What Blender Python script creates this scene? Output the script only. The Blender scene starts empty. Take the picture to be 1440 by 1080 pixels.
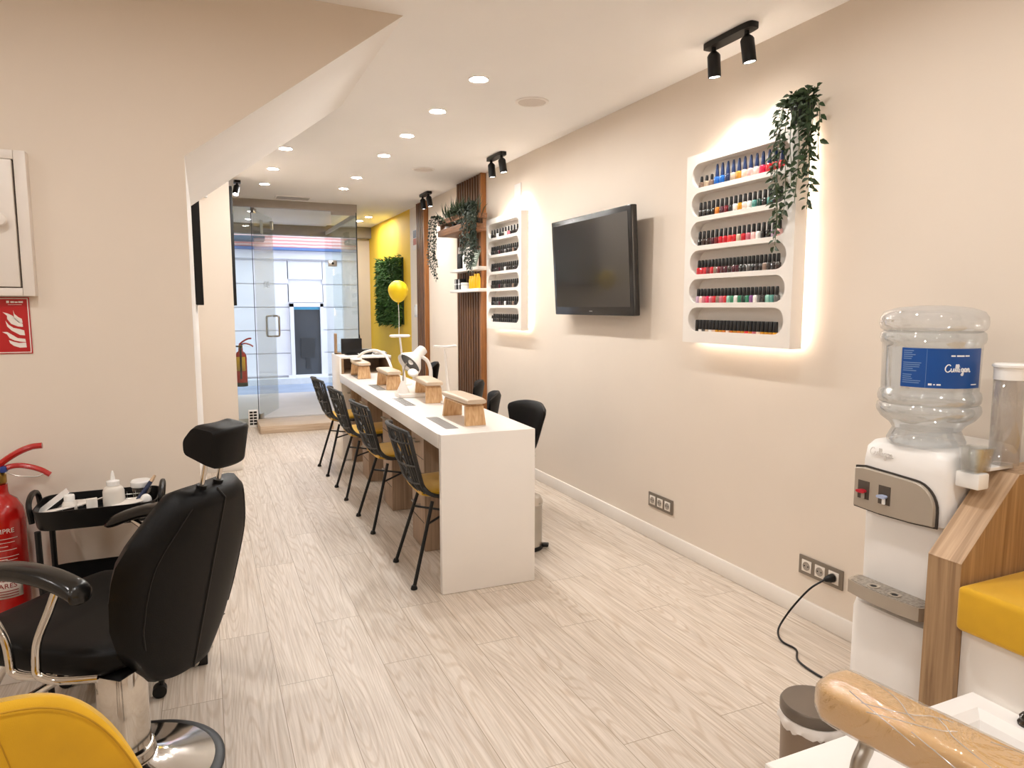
import bpy, bmesh, math, random
from mathutils import Vector, Matrix
PI = math.pi
random.seed(7)
C = bpy.context.scene.collection
sc = bpy.context.scene

# ------------------------------------------------------------------ colour and materials
def lin(h):
    h = h.lstrip('#')
    out = []
    for i in (0, 2, 4):
        c = int(h[i:i+2], 16) / 255
        out.append(c / 12.92 if c <= .04045 else ((c + .055) / 1.055) ** 2.4)
    return tuple(out)

MATS = {}
def mat(name, col, rough=.5, metal=0., noise=.04, nscale=12., bump=0., bscale=200., coat=0., sheen=0., spec=None, trans=0., alpha=1.):
    """a procedural Principled material: a little noise in colour and roughness, optional bump"""
    if name in MATS:
        return MATS[name]
    m = bpy.data.materials.new(name); m.use_nodes = True
    nt = m.node_tree; b = nt.nodes['Principled BSDF']
    c = lin(col) if isinstance(col, str) else col
    tc = nt.nodes.new('ShaderNodeTexCoord')
    n = nt.nodes.new('ShaderNodeTexNoise'); n.inputs['Scale'].default_value = nscale; n.inputs['Detail'].default_value = 3
    nt.links.new(tc.outputs['Object'], n.inputs['Vector'])
    r = nt.nodes.new('ShaderNodeValToRGB')
    r.color_ramp.elements[0].position = .3; r.color_ramp.elements[1].position = .7
    r.color_ramp.elements[0].color = tuple(max(0, x * (1 - noise)) for x in c) + (1,)
    r.color_ramp.elements[1].color = tuple(min(1, x * (1 + noise)) for x in c) + (1,)
    nt.links.new(n.outputs['Fac'], r.inputs['Fac'])
    nt.links.new(r.outputs['Color'], b.inputs['Base Color'])
    b.inputs['Roughness'].default_value = rough
    b.inputs['Metallic'].default_value = metal
    if coat: b.inputs['Coat Weight'].default_value = coat; b.inputs['Coat Roughness'].default_value = .08
    if sheen: b.inputs['Sheen Weight'].default_value = sheen; b.inputs['Sheen Roughness'].default_value = .4
    if spec is not None: b.inputs['Specular IOR Level'].default_value = spec
    if trans: b.inputs['Transmission Weight'].default_value = trans
    if bump:
        n2 = nt.nodes.new('ShaderNodeTexNoise'); n2.inputs['Scale'].default_value = bscale
        nt.links.new(tc.outputs['Object'], n2.inputs['Vector'])
        bp = nt.nodes.new('ShaderNodeBump'); bp.inputs['Strength'].default_value = bump; bp.inputs['Distance'].default_value = .002
        nt.links.new(n2.outputs['Fac'], bp.inputs['Height']); nt.links.new(bp.outputs['Normal'], b.inputs['Normal'])
    MATS[name] = m
    return m

def wood_mat(name, dark, light, rot=(0, 0, 0), rough=.5, axis='Z', bump=.15):
    """streaked wood; the grain runs along the given object axis"""
    if name in MATS: return MATS[name]
    m = bpy.data.materials.new(name); m.use_nodes = True
    nt = m.node_tree; b = nt.nodes['Principled BSDF']; L = nt.links.new
    tc = nt.nodes.new('ShaderNodeTexCoord'); mp = nt.nodes.new('ShaderNodeMapping')
    s = {'X': (1.1, 34, 34), 'Y': (34, 1.1, 34), 'Z': (34, 34, 1.1)}[axis]
    mp.inputs['Scale'].default_value = s
    m0 = nt.nodes.new('ShaderNodeMapping'); m0.inputs['Rotation'].default_value = rot
    L(tc.outputs['Object'], m0.inputs['Vector']); L(m0.outputs['Vector'], mp.inputs['Vector'])
    n = nt.nodes.new('ShaderNodeTexNoise'); n.inputs['Scale'].default_value = 2.2; n.inputs['Detail'].default_value = 6; n.inputs['Distortion'].default_value = .6
    L(mp.outputs['Vector'], n.inputs['Vector'])
    r = nt.nodes.new('ShaderNodeValToRGB')
    r.color_ramp.elements[0].position = .33; r.color_ramp.elements[1].position = .68
    r.color_ramp.elements[0].color = lin(dark) + (1,); r.color_ramp.elements[1].color = lin(light) + (1,)
    L(n.outputs['Fac'], r.inputs['Fac']); L(r.outputs['Color'], b.inputs['Base Color'])
    b.inputs['Roughness'].default_value = rough
    bp = nt.nodes.new('ShaderNodeBump'); bp.inputs['Strength'].default_value = bump; bp.inputs['Distance'].default_value = .001
    L(n.outputs['Fac'], bp.inputs['Height']); L(bp.outputs['Normal'], b.inputs['Normal'])
    MATS[name] = m
    return m

def emit_mat(name, col, strength):
    if name in MATS: return MATS[name]
    m = bpy.data.materials.new(name); m.use_nodes = True
    nt = m.node_tree; nt.nodes.clear()
    e = nt.nodes.new('ShaderNodeEmission'); o = nt.nodes.new('ShaderNodeOutputMaterial')
    e.inputs['Color'].default_value = col + (1,); e.inputs['Strength'].default_value = strength
    nt.links.new(e.outputs[0], o.inputs['Surface'])
    MATS[name] = m
    return m

def clear_mat(name, tint=(1, 1, 1), refl=.06, edge=.6, rough=.0, milk=0., milkcol=(.8, .85, .9)):
    """thin clear sheet: transparent, with a mirror share that grows at grazing angles; milk adds a diffuse share"""
    if name in MATS: return MATS[name]
    m = bpy.data.materials.new(name); m.use_nodes = True
    nt = m.node_tree; nt.nodes.clear(); L = nt.links.new
    o = nt.nodes.new('ShaderNodeOutputMaterial')
    t = nt.nodes.new('ShaderNodeBsdfTransparent'); t.inputs[0].default_value = tuple(tint) + (1,)
    g = nt.nodes.new('ShaderNodeBsdfGlossy'); g.inputs['Roughness'].default_value = rough
    lw = nt.nodes.new('ShaderNodeLayerWeight'); lw.inputs['Blend'].default_value = .35
    mr = nt.nodes.new('ShaderNodeMapRange'); mr.inputs['To Min'].default_value = refl; mr.inputs['To Max'].default_value = edge
    L(lw.outputs['Facing'], mr.inputs['Value'])
    mx = nt.nodes.new('ShaderNodeMixShader'); L(mr.outputs[0], mx.inputs[0]); L(t.outputs[0], mx.inputs[1]); L(g.outputs[0], mx.inputs[2])
    last = mx
    if milk:
        d = nt.nodes.new('ShaderNodeBsdfDiffuse'); d.inputs[0].default_value = tuple(milkcol) + (1,)
        m2 = nt.nodes.new('ShaderNodeMixShader'); m2.inputs[0].default_value = milk
        L(mx.outputs[0], m2.inputs[1]); L(d.outputs[0], m2.inputs[2]); last = m2
    L(last.outputs[0], o.inputs['Surface'])
    MATS[name] = m
    return m

# ------------------------------------------------------------------ mesh building
def frame_for(d, up=Vector((0, 0, 1))):
    d = d.normalized()
    if abs(d.dot(up)) > .98: up = Vector((1, 0, 0))
    a = d.cross(up).normalized(); b = a.cross(d).normalized()
    return a, b

class MB:
    def __init__(s): s.bm = bmesh.new()
    def box(s, x0, x1, y0, y1, z0, z1, bev=0., seg=2, M=None):
        t = bmesh.new()
        bmesh.ops.create_cube(t, size=1)
        for v in t.verts:
            v.co = Vector((x0 + (v.co.x + .5) * (x1 - x0), y0 + (v.co.y + .5) * (y1 - y0), z0 + (v.co.z + .5) * (z1 - z0)))
        if bev: bmesh.ops.bevel(t, geom=t.edges[:], offset=bev, segments=seg, affect='EDGES', profile=.5, clamp_overlap=True)
        s._add(t, M); return s
    def _add(s, t, M=None):
        if M is not None: bmesh.ops.transform(t, matrix=M, verts=t.verts[:])
        vm = {v: s.bm.verts.new(v.co) for v in t.verts}
        for f in t.faces:
            try: s.bm.faces.new([vm[v] for v in f.verts])
            except ValueError: pass
        t.free()
    def loft(s, loops, cap=True, closed=False):
        """loops: lists of the same number of points, joined in order"""
        vs = [[s.bm.verts.new(p) for p in lp] for lp in loops]
        n = len(vs[0]); k = len(vs)
        for i in range(k if closed else k - 1):
            A, B = vs[i], vs[(i + 1) % k]
            for j in range(n):
                try: s.bm.faces.new((A[j], A[(j + 1) % n], B[(j + 1) % n], B[j]))
                except ValueError: pass
        if cap and not closed:
            s.bm.faces.new(vs[0][::-1]); s.bm.faces.new(vs[-1])
        return s
    def tube(s, path, r, seg=8, cap=True, closed=False):
        P = [Vector(p) for p in path]; n = len(P)
        rs = r if isinstance(r, (list, tuple)) else [r] * n
        loops = []; a = None
        for i in range(n):
            if closed: d = P[(i + 1) % n] - P[i - 1]
            else: d = P[min(i + 1, n - 1)] - P[max(i - 1, 0)]
            if d.length < 1e-9: d = Vector((0, 0, 1))
            d.normalize()
            if a is None: a, b = frame_for(d)
            else:
                a = (a - d * a.dot(d))
                if a.length < 1e-6: a, b = frame_for(d)
                a.normalize(); b = a.cross(d).normalized()
            loops.append([P[i] + (a * math.cos(2 * PI * j / seg) + b * math.sin(2 * PI * j / seg)) * rs[i] for j in range(seg)])
        return s.loft(loops, cap=cap, closed=closed)
    def cyl(s, p0, p1, r0, r1=None, seg=20):
        return s.tube([p0, p1], [r0, r0 if r1 is None else r1], seg)
    def lathe(s, prof, c=(0, 0, 0), seg=32, M=None, cap=True):
        c = Vector(c); loops = []
        for r, z in prof:
            lp = [Vector((max(r, 1e-4) * math.cos(2 * PI * j / seg), max(r, 1e-4) * math.sin(2 * PI * j / seg), z)) for j in range(seg)]
            if M is not None: lp = [M @ p for p in lp]
            loops.append([c + p for p in lp])
        return s.loft(loops, cap=cap)
    def prism(s, pts, axis, a, b):
        """2-D outline extruded along an axis; pts are the other two coordinates in x,y,z order"""
        def P(p, t):
            return {'x': (t, p[0], p[1]), 'y': (p[0], t, p[1]), 'z': (p[0], p[1], t)}[axis]
        return s.loft([[Vector(P(p, a)) for p in pts], [Vector(P(p, b)) for p in pts]])
    def grid(s, fn, nu, nv):
        vs = [[s.bm.verts.new(fn(i / nu, j / nv)) for j in range(nv + 1)] for i in range(nu + 1)]
        for i in range(nu):
            for j in range(nv):
                s.bm.faces.new((vs[i][j], vs[i + 1][j], vs[i + 1][j + 1], vs[i][j + 1]))
        return s
    def ball(s, c, rx, ry=None, rz=None, u=16, v=10):
        ry = ry or rx; rz = rz or rx
        prof = [(math.sin(PI * k / v), -math.cos(PI * k / v)) for k in range(v + 1)]
        loops = []
        for r, z in prof:
            loops.append([Vector((c[0] + max(r, .004) * rx * math.cos(2 * PI * j / u), c[1] + max(r, .004) * ry * math.sin(2 * PI * j / u), c[2] + z * rz)) for j in range(u)])
        return s.loft(loops)
    def leaf(s, p, d, nrm, L, W, fold=.25):
        d = Vector(d).normalized(); nrm = Vector(nrm)
        side = d.cross(nrm)
        if side.length < 1e-4: side = d.cross(Vector((1, .3, 0)))
        side.normalize(); nrm = side.cross(d).normalized(); p = Vector(p)
        v0 = s.bm.verts.new(p); v3 = s.bm.verts.new(p + d * L - nrm * L * .12)
        m1 = s.bm.verts.new(p + d * L * .35); m2 = s.bm.verts.new(p + d * L * .7 - nrm * L * .03)
        l1 = s.bm.verts.new(p + d * L * .33 + side * W * .5 + nrm * W * fold); l2 = s.bm.verts.new(p + d * L * .68 + side * W * .38 + nrm * W * fold * .6)
        r1 = s.bm.verts.new(p + d * L * .33 - side * W * .5 + nrm * W * fold); r2 = s.bm.verts.new(p + d * L * .68 - side * W * .38 + nrm * W * fold * .6)
        for f in ((v0, m1, l1), (l1, m1, m2, l2), (l2, m2, v3), (v0, r1, m1), (r1, r2, m2, m1), (r2, v3, m2)):
            s.bm.faces.new(f)
        return s
    def build(s, name, m, parent=None, ang=38, M=None, solid=0., flat=False):
        bm = s.bm
        if M is not None: bmesh.ops.transform(bm, matrix=M, verts=bm.verts[:])
        bmesh.ops.recalc_face_normals(bm, faces=bm.faces[:])
        lim = math.radians(ang)
        for f in bm.faces: f.smooth = not flat
        for e in bm.edges:
            e.smooth = not (len(e.link_faces) == 2 and e.calc_face_angle(0) > lim)
        me = bpy.data.meshes.new(name); bm.to_mesh(me); bm.free()
        ms = m if isinstance(m, (list, tuple)) else [m]
        for q in ms: me.materials.append(q)
        o = bpy.data.objects.new(name, me); C.objects.link(o)
        if parent is not None: o.parent = parent
        if solid:
            md = o.modifiers.new('Solidify', 'SOLIDIFY'); md.thickness = solid; md.offset = 0
        return o

def tag(o, label, cat, group=None):
    o['label'] = label; o['category'] = cat
    if group: o['group'] = group
    return o
def thing(name, label, cat, loc=(0, 0, 0), rz=0., group=None):
    o = bpy.data.objects.new(name, None); C.objects.link(o)
    o.empty_display_size = .05
    o.location = loc; o.rotation_euler = (0, 0, rz)
    return tag(o, label, cat, group)
def struct(o):
    o['kind'] = 'structure'; return o
def kids(o): return [c for c in bpy.data.objects if c.parent == o]
def dup(root, loc=None, rz=None, label=None, group=None):
    """a copy of a thing with copies of its parts and their sub-parts"""
    r = root.copy(); C.objects.link(r)
    if loc is not None: r.location = loc
    if rz is not None: r.rotation_euler = (0, 0, rz)
    if label: r['label'] = label
    if group: r['group'] = group
    for ch in root.children:
        c = ch.copy(); C.objects.link(c); c.parent = r
        for g in ch.children:
            d = g.copy(); C.objects.link(d); d.parent = c
    return r
def superloop(c, ax, ay, w, h, n=4., k=24):
    """superellipse loop round c in the plane of ax, ay"""
    c = Vector(c); ax = Vector(ax); ay = Vector(ay); out = []
    for j in range(k):
        t = 2 * PI * j / k; co, si = math.cos(t), math.sin(t)
        out.append(c + ax * (w * math.copysign(abs(co) ** (2 / n), co)) + ay * (h * math.copysign(abs(si) ** (2 / n), si)))
    return out
def bez(P, n=24):
    """Catmull-Rom through the points"""
    P = [Vector(p) for p in P]; out = []
    Q = [P[0] * 2 - P[1]] + P + [P[-1] * 2 - P[-2]]
    for i in range(1, len(Q) - 2):
        for k in range(n):
            t = k / n
            out.append(.5 * ((2 * Q[i]) + (-Q[i-1] + Q[i+1]) * t + (2 * Q[i-1] - 5 * Q[i] + 4 * Q[i+1] - Q[i+2]) * t * t + (-Q[i-1] + 3 * Q[i] - 3 * Q[i+1] + Q[i+2]) * t ** 3))
    out.append(P[-1]); return out
def text_pts(s, size, extrude=.0006):
    """mesh of a word: list of verts, faces"""
    cu = bpy.data.curves.new('word', 'FONT'); cu.body = s; cu.size = size; cu.extrude = extrude; cu.align_x = 'CENTER'; cu.align_y = 'CENTER'; cu.resolution_u = 3
    o = bpy.data.objects.new('word', cu); C.objects.link(o)
    bpy.context.view_layer.update()
    me = bpy.data.meshes.new_from_object(o.evaluated_get(bpy.context.evaluated_depsgraph_get()))
    V = [v.co.copy() for v in me.vertices]; F = [tuple(p.vertices) for p in me.polygons]
    bpy.data.objects.remove(o); bpy.data.curves.remove(cu); bpy.data.meshes.remove(me)
    return V, F
def add_text(mb, s, size, fn, extrude=.0006):
    """fn maps (x, y, z) of the flat word to the scene"""
    V, F = text_pts(s, size, extrude)
    vs = [mb.bm.verts.new(fn(v)) for v in V]
    for f in F:
        try: mb.bm.faces.new([vs[i] for i in f])
        except ValueError: pass

ORD = ['first', 'second', 'third', 'fourth', 'fifth', 'sixth', 'seventh', 'eighth', 'ninth', 'tenth', 'eleventh', 'twelfth', 'thirteenth', 'fourteenth', 'fifteenth', 'sixteenth', 'seventeenth', 'eighteenth', 'nineteenth', 'twentieth', 'twenty-first', 'twenty-second', 'twenty-third', 'twenty-fourth', 'twenty-fifth', 'twenty-sixth']
EXPOSURE = 1.02
DOWN = 330.0
SPOT = 8.0
LED = 18.0
SKY = 1.75
# ------------------------------------------------------------------ camera
cam = bpy.data.cameras.new('camera'); cam.sensor_fit = 'HORIZONTAL'; cam.sensor_width = 36; cam.lens = 974.5 / 1440 * 36
cam.clip_start = .02
co = bpy.data.objects.new('camera', cam); C.objects.link(co); sc.camera = co
co.location = (0, 0, 1.36); co.rotation_euler = (math.radians(90 - 6.353), 0, math.radians(-23.87))
sc.view_settings.view_transform = 'Standard'; sc.view_settings.look = 'None'; sc.view_settings.gamma = 1; sc.view_settings.exposure = EXPOSURE
sc.view_settings.use_curve_mapping = False

# ------------------------------------------------------------------ shared materials
M_wall = mat('beige_wall_paint', '#e3d6c7', .75, noise=.012, nscale=3, bump=.04, bscale=160)
M_white = mat('white_wall_paint', '#ece8e4', .75, noise=.01, nscale=3, bump=.03, bscale=160)
M_ceil = mat('ceiling_paint', '#f5f2ef', .85, noise=.01, nscale=2)
M_yellowwall = mat('yellow_wall_paint', '#eec332', .7, noise=.015, nscale=3)
M_skirt = mat('white_skirting', '#ebe4dc', .45, noise=.01)
M_lam = mat('white_laminate', '#eee8e1', .28, noise=.012, nscale=4)
M_gloss = mat('white_gloss_plastic', '#f0eeeb', .22, noise=.01)
M_black = mat('black_metal', '#0d0c0c', .45, noise=.1, spec=.35)
M_blackp = mat('black_plastic', '#0c0b0b', .4, noise=.1, spec=.35)
M_leather = mat('black_leather', '#090808', .5, noise=.15, nscale=8, bump=.2, bscale=420, spec=.2)
M_chrome = mat('chrome', '#d6d2cc', .09, metal=1., noise=.02)
M_steel = mat('brushed_steel', '#b7b2aa', .28, metal=1., noise=.05)
M_velvet = mat('mustard_velvet', '#d3a10c', .8, noise=.1, nscale=6, bump=.2, bscale=700, sheen=.3)
M_oak = wood_mat('oak_veneer', '#8a6b4c', '#b08f6a', axis='Z', rough=.5)
M_oaks = wood_mat('oak_veneer_slope', '#9c7d5e', '#c6a685', axis='X', rot=(0, math.radians(45), 0), rough=.5)
M_oakx = wood_mat('oak_veneer_lying', '#b19a82', '#cdb9a2', axis='X', rough=.5)
M_bamboo = wood_mat('bamboo', '#c09263', '#dcb98c', axis='Z', rough=.45)
M_walnut = wood_mat('walnut_slat', '#4a2f1c', '#7d5434', axis='Z', rough=.5)
M_crate = wood_mat('crate_wood', '#6b4a30', '#93694a', axis='Y', rough=.6)
M_ped = wood_mat('greyed_oak', '#8d7560', '#ab9078', axis='Z', rough=.5)
M_leaf = mat('leaf_green', '#34472a', .5, noise=.35, nscale=30)
M_leafd = mat('leaf_dark_green', '#1d2a19', .55, noise=.35, nscale=30)
M_red = mat('red_paint', '#b0140f', .22, noise=.03, coat=.4)
M_glass = clear_mat('window_glass', (.95, .98, .965), .05, .55)
M_plexi = clear_mat('clear_plastic', (.96, .97, .97), .05, .6)

# ------------------------------------------------------------------ floor with pale oak planks
def floor_mat():
    m = bpy.data.materials.new('pale_oak_planks'); m.use_nodes = True
    nt = m.node_tree; b = nt.nodes['Principled BSDF']; L = nt.links.new; N = nt.nodes.new
    tc = N('ShaderNodeTexCoord'); mp = N('ShaderNodeMapping'); mp.inputs['Rotation'].default_value = (0, 0, PI / 2)
    L(tc.outputs['Object'], mp.inputs['Vector'])
    br = N('ShaderNodeTexBrick'); br.offset = .37; br.inputs['Scale'].default_value = 1; br.inputs['Brick Width'].default_value = 1.25; br.inputs['Row Height'].default_value = .19
    br.inputs['Mortar Size'].default_value = .0014; br.inputs['Mortar Smooth'].default_value = .2
    br.inputs['Color1'].default_value = (.2, .2, .2, 1); br.inputs['Color2'].default_value = (.8, .8, .8, 1); br.inputs['Mortar'].default_value = (0, 0, 0, 1)
    L(mp.outputs['Vector'], br.inputs['Vector'])
    # grain stretched along the plank, shifted from plank to plank
    add = N('ShaderNodeVectorMath'); add.operation = 'MULTIPLY_ADD'; add.inputs[1].default_value = (7, 7, 7)
    L(br.outputs['Color'], add.inputs[0]); L(tc.outputs['Object'], add.inputs[2])
    m2 = N('ShaderNodeMapping'); m2.inputs['Scale'].default_value = (62, 2.1, 62); L(add.outputs[0], m2.inputs['Vector'])
    n1 = N('ShaderNodeTexNoise'); n1.inputs['Scale'].default_value = 1.6; n1.inputs['Detail'].default_value = 7; n1.inputs['Roughness'].default_value = .62; n1.inputs['Distortion'].default_value = .7
    L(m2.outputs['Vector'], n1.inputs['Vector'])
    m3 = N('ShaderNodeMapping'); m3.inputs['Scale'].default_value = (5.5, .42, 5.5); L(add.outputs[0], m3.inputs['Vector'])
    wv = N('ShaderNodeTexNoise'); wv.inputs['Scale'].default_value = 1.2; wv.inputs['Detail'].default_value = 1.0; L(m3.outputs['Vector'], wv.inputs['Vector'])
    ml = N('ShaderNodeMath'); ml.operation = 'MULTIPLY'; ml.inputs[1].default_value = 32; L(wv.outputs['Fac'], ml.inputs[0])
    fr = N('ShaderNodeMath'); fr.operation = 'SINE'; ml2 = N('ShaderNodeMath'); ml2.operation = 'MULTIPLY'; ml2.inputs[1].default_value = 6.283; L(ml.outputs[0], ml2.inputs[0]); L(ml2.outputs[0], fr.inputs[0])
    r = N('ShaderNodeValToRGB'); e = r.color_ramp.elements
    e[0].position = .28; e[0].color = lin('#b4a594') + (1,); e[1].position = .62; e[1].color = lin('#d6cabd') + (1,)
    L(n1.outputs['Fac'], r.inputs['Fac'])
    rings = N('ShaderNodeMapRange'); rings.inputs['From Min'].default_value = -1; rings.inputs['From Max'].default_value = -.2; rings.inputs['To Min'].default_value = .45; rings.inputs['To Max'].default_value = 1; L(fr.outputs[0], rings.inputs['Value'])
    mxr = N('ShaderNodeMix'); mxr.data_type = 'RGBA'; mxr.blend_type = 'MULTIPLY'; mxr.inputs['Factor'].default_value = 1
    tnt = N('ShaderNodeMix'); tnt.data_type = 'RGBA'; tnt.inputs['A'].default_value = (.78, .70, .61, 1); tnt.inputs['B'].default_value = (1, 1, 1, 1); L(rings.outputs[0], tnt.inputs['Factor'])
    L(r.outputs['Color'], mxr.inputs['A']); L(tnt.outputs['Result'], mxr.inputs['B'])
    # plank to plank tone, dark seams
    tone = N('ShaderNodeMapRange'); tone.inputs['From Min'].default_value = .2; tone.inputs['From Max'].default_value = .8; tone.inputs['To Min'].default_value = .95; tone.inputs['To Max'].default_value = 1.03
    L(br.outputs['Color'], tone.inputs['Value'])
    mt = N('ShaderNodeMix'); mt.data_type = 'RGBA'; mt.blend_type = 'MULTIPLY'; mt.inputs['Factor'].default_value = 1
    L(mxr.outputs['Result'], mt.inputs['A']); L(tone.outputs[0], mt.inputs['B'])
    ms = N('ShaderNodeMix'); ms.data_type = 'RGBA'; L(br.outputs['Fac'], ms.inputs['Factor']); L(mt.outputs['Result'], ms.inputs['A']); ms.inputs['B'].default_value = lin('#93836f') + (1,)
    L(ms.outputs['Result'], b.inputs['Base Color'])
    b.inputs['Roughness'].default_value = .42
    bp = N('ShaderNodeBump'); bp.inputs['Strength'].default_value = .12; bp.inputs['Distance'].default_value = .002; L(n1.outputs['Fac'], bp.inputs['Height']); L(bp.outputs['Normal'], b.inputs['Normal'])
    return m
XR = 2.363; ZC = 2.55; YB = 10.74
struct(MB().box(-3.2, XR + .1, -3.2, 8.46, -.1, 0).build('floor', floor_mat()))
o = struct(MB().box(XR - .66, XR + .1, 8.461, YB + .1, -.1, 0).build('floor_alcove', mat('pale_tile', '#d8d0c6', .4)))
struct(MB().box(-3.2, XR + .1, -3.2, 8.37, ZC, ZC + .1).build('ceiling', M_ceil))
struct(MB().box(1.70, XR + .1, 8.371, YB + .1, ZC, ZC + .1).build('ceiling_alcove', M_ceil))
struct(MB().box(XR, XR + .12, -3.2, 8.44, 0, ZC).build('wall_right', M_wall))
struct(MB().box(XR, XR + .12, 8.441, YB + .1, 0, ZC).build('wall_right_yellow', M_yellowwall))
struct(MB().box(1.95, XR, YB, YB + .1, 0, ZC).build('wall_far', M_wall))
struct(MB().box(-3.2, XR, -3.3, -3.2, 0, ZC).build('wall_back', M_wall))
struct(MB().box(-3.3, -3.2, -3.2, 2.924, 0, ZC).build('wall_left_side', M_wall))
# the wall that faces the room under the stairs, its sloping soffit and its white jamb
w = MB().prism([(-3.2, 0), (-.04, 0), (-.04, 1.917), (.805, ZC), (-3.2, ZC)], 'y', 2.924, 4.333).build('wall_left', [M_wall, M_white])
for p in w.data.polygons:
    p.material_index = 0 if abs(p.normal.y) > .9 and p.center.y < 3 else 1
struct(w)
struct(MB().box(-1.0, -.04, 4.334, 6.129, 0, ZC).build('wall_left_passage', M_white))
struct(MB().box(-1.0, .228, 6.13, 8.33, 0, ZC).build('wall_left_pier', M_wall))
struct(MB().box(-1.0, .28, 8.33, YB, -.0, ZC).build('wall_left_porch', M_white))
struct(MB().box(XR - .014, XR - .0005, -3.2, 8.44, 0.0005, .083, .002).build('baseboard_right', M_skirt))
struct(MB().box(-.04, .240, 6.117, 6.129, 0.0005, .083, .002).build('baseboard_pier', M_skirt))
struct(MB().box(-.86, -.845, 2.890, 2.9235, 1.9, 2.5).build('trim_1', M_wall))

# ------------------------------------------------------------------ shopfront, porch, street
M_alu = mat('satin_steel_rail', '#aaa196', .45, noise=.03)
struct(MB().box(.285, 1.70, 8.34, 8.40, 2.462, ZC - .0005, .003).build('trim_2', M_alu))
def pane(name, x0, x1, y0, y1, z0, z1): return struct(MB().box(x0, x1, y0, y1, z0, z1).build(name, M_glass))
w1 = pane('window_1', .290, .523, 8.365, 8.375, .02, 2.461)
w2 = pane('window_2', 1.405, 1.685, 8.365, 8.375, .085, 2.461)
w3 = pane('window_3', 1.69, 1.70, 8.38, YB - .02, .085, 2.461)
M_gasket = mat('dark_gasket', '#2c302e', .5)
MB().box(.524, .531, 8.362, 8.378, .02, 2.461).build('edge_strip', M_gasket, w1)
MB().box(1.688, 1.699, 8.362, 8.378, .085, 2.461).build('edge_strip', M_gasket, w2)
MB().box(1.405, 1.686, 8.355, 8.385, 2.425, 2.4615).build('top_rail', M_alu, w2)
MB().box(1.685, 1.705, 8.40, YB - .02, 2.41, 2.4615).build('top_rail', M_alu, w3)
MB().box(1.355, 1.455, 8.352, 8.388, 1.83, 1.90, .004).build('lock_plate', M_steel, w2)
MB().cyl((1.405, 8.35, 1.865), (1.405, 8.345, 1.865), .014).build('lock_cylinder', M_black, w2)
# open glass door leaf swung out on its floor pivot
dr = bpy.data.objects.new('door_1', None); C.objects.link(dr); dr.location = (.545, 8.372, 0); dr.rotation_euler = (0, 0, math.radians(70)); struct(dr)
MB().box(.0, .78, -.005, .005, .09, 2.44).build('leaf', M_glass, dr)
MB().box(-.004, .1, -.014, .014, .0805, .14, .003).build('floor_pivot', M_steel, dr)
MB().box(.0, .11, -.014, .014, 2.40, 2.458, .003).build('top_pivot', M_steel, dr)
MB().box(.74, .79, -.016, .016, 2.30, 2.40, .003).build('corner_clamp', M_steel, dr)
h = MB()
for sg in (-1, 1): h.tube([(.66, sg * .006, 1.0), (.66, sg * .055, 1.0), (.66, sg * .070, 1.006), (.66, sg * .075, 1.02), (.66, sg * .075, 1.23), (.66, sg * .070, 1.244), (.66, sg * .055, 1.25), (.66, sg * .006, 1.25)], .012, 10)
h.build('pull_handle', M_steel, dr)
wd = MB()
for x, pts in ((.33, [(0, 1.58), (0, 1.66), (.03, 1.655), (.03, 1.625), (0, 1.62)]), (.385, [(.025, 1.67), (.025, 1.60), (.01, 1.585), (0, 1.60)]), (.45, [(0, 1.58), (0, 1.66), (.028, 1.65), (.004, 1.622), (.03, 1.60), (0, 1.58)]), (.505, [(.03, 1.65), (.012, 1.66), (.004, 1.64), (.03, 1.61), (.018, 1.585), (0, 1.59)])):
    wd.tube([(x + p[0], -.0075, p[1]) for p in pts], .0022, 5)
wd.build('lettering', mat('etched_white', '#c9cfd2', .6), dr)
MB().box(.25, .36, -.0075, -.006, 2.2, 2.36).build('sticker', mat('grey_sticker', '#9aa0a0', .6), dr)
# raised sill in the doorway, porch floor, soffit and lintel
struct(MB().box(.50, 1.69, 7.80, 8.36, .0005, .08, .004).build('trim_3', M_oakx))
M_tile = mat('porch_tile', '#cfcac8', .5, noise=.04, nscale=3)
struct(MB().box(-1.0, 1.69, 8.461, 10.80, -.06, .079).build('floor_porch', M_tile))
struct(MB().box(.282, 1.689, 8.41, YB - .16, 2.53, 2.6).build('ceiling_porch', M_white))
struct(MB().box(-1.2, 2.6, YB - .15, YB, 2.39, 3.4).build('trim_4', mat('grey_lintel', '#9d9691', .8)))
struct(MB().box(-12, 16, 10.81, 12.7, -.12, 0).build('street_road', mat('blue_grey_asphalt', '#8f9bb0', .85, noise=.12, nscale=2, bump=.3, bscale=60)))
struct(MB().box(-12, 16, 12.7, 12.99, -.12, .1).build('street_pavement', mat('pale_kerb', '#c9ccd2', .8, noise=.05)))
M_stone = mat('pale_stone', '#d7d6dc', .9, noise=.05, nscale=1.5, bump=.15, bscale=40)
f = MB(); zz = .1
f.box(-8, 12, 13.03, 13.3, -.1, 7)
edges = [0.1, .12, .53, .94, 1.35, 1.76, 2.17]
for a, b_ in zip(edges[:-1], edges[1:]):
    f.box(-8, 1.40, 13.0, 13.06, a + .012, b_ - .006); f.box(1.99, 12, 13.0, 13.06, a + .012, b_ - .006)
    if a > 1.3: f.box(1.385, 2.0, 13.0, 13.06, a + .09, b_ - .006)
f.box(-8, 12, 12.94, 13.06, 2.20, 2.35, .01); f.box(-8, 12, 12.97, 13.06, 2.8, 7)
struct(f.build('wall_street', M_stone))
struct(MB().box(-8, 12, 12.86, 12.95, 2.35, 2.395).build('trim_5', mat('blue_gutter', '#5f79ad', .6)))
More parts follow.
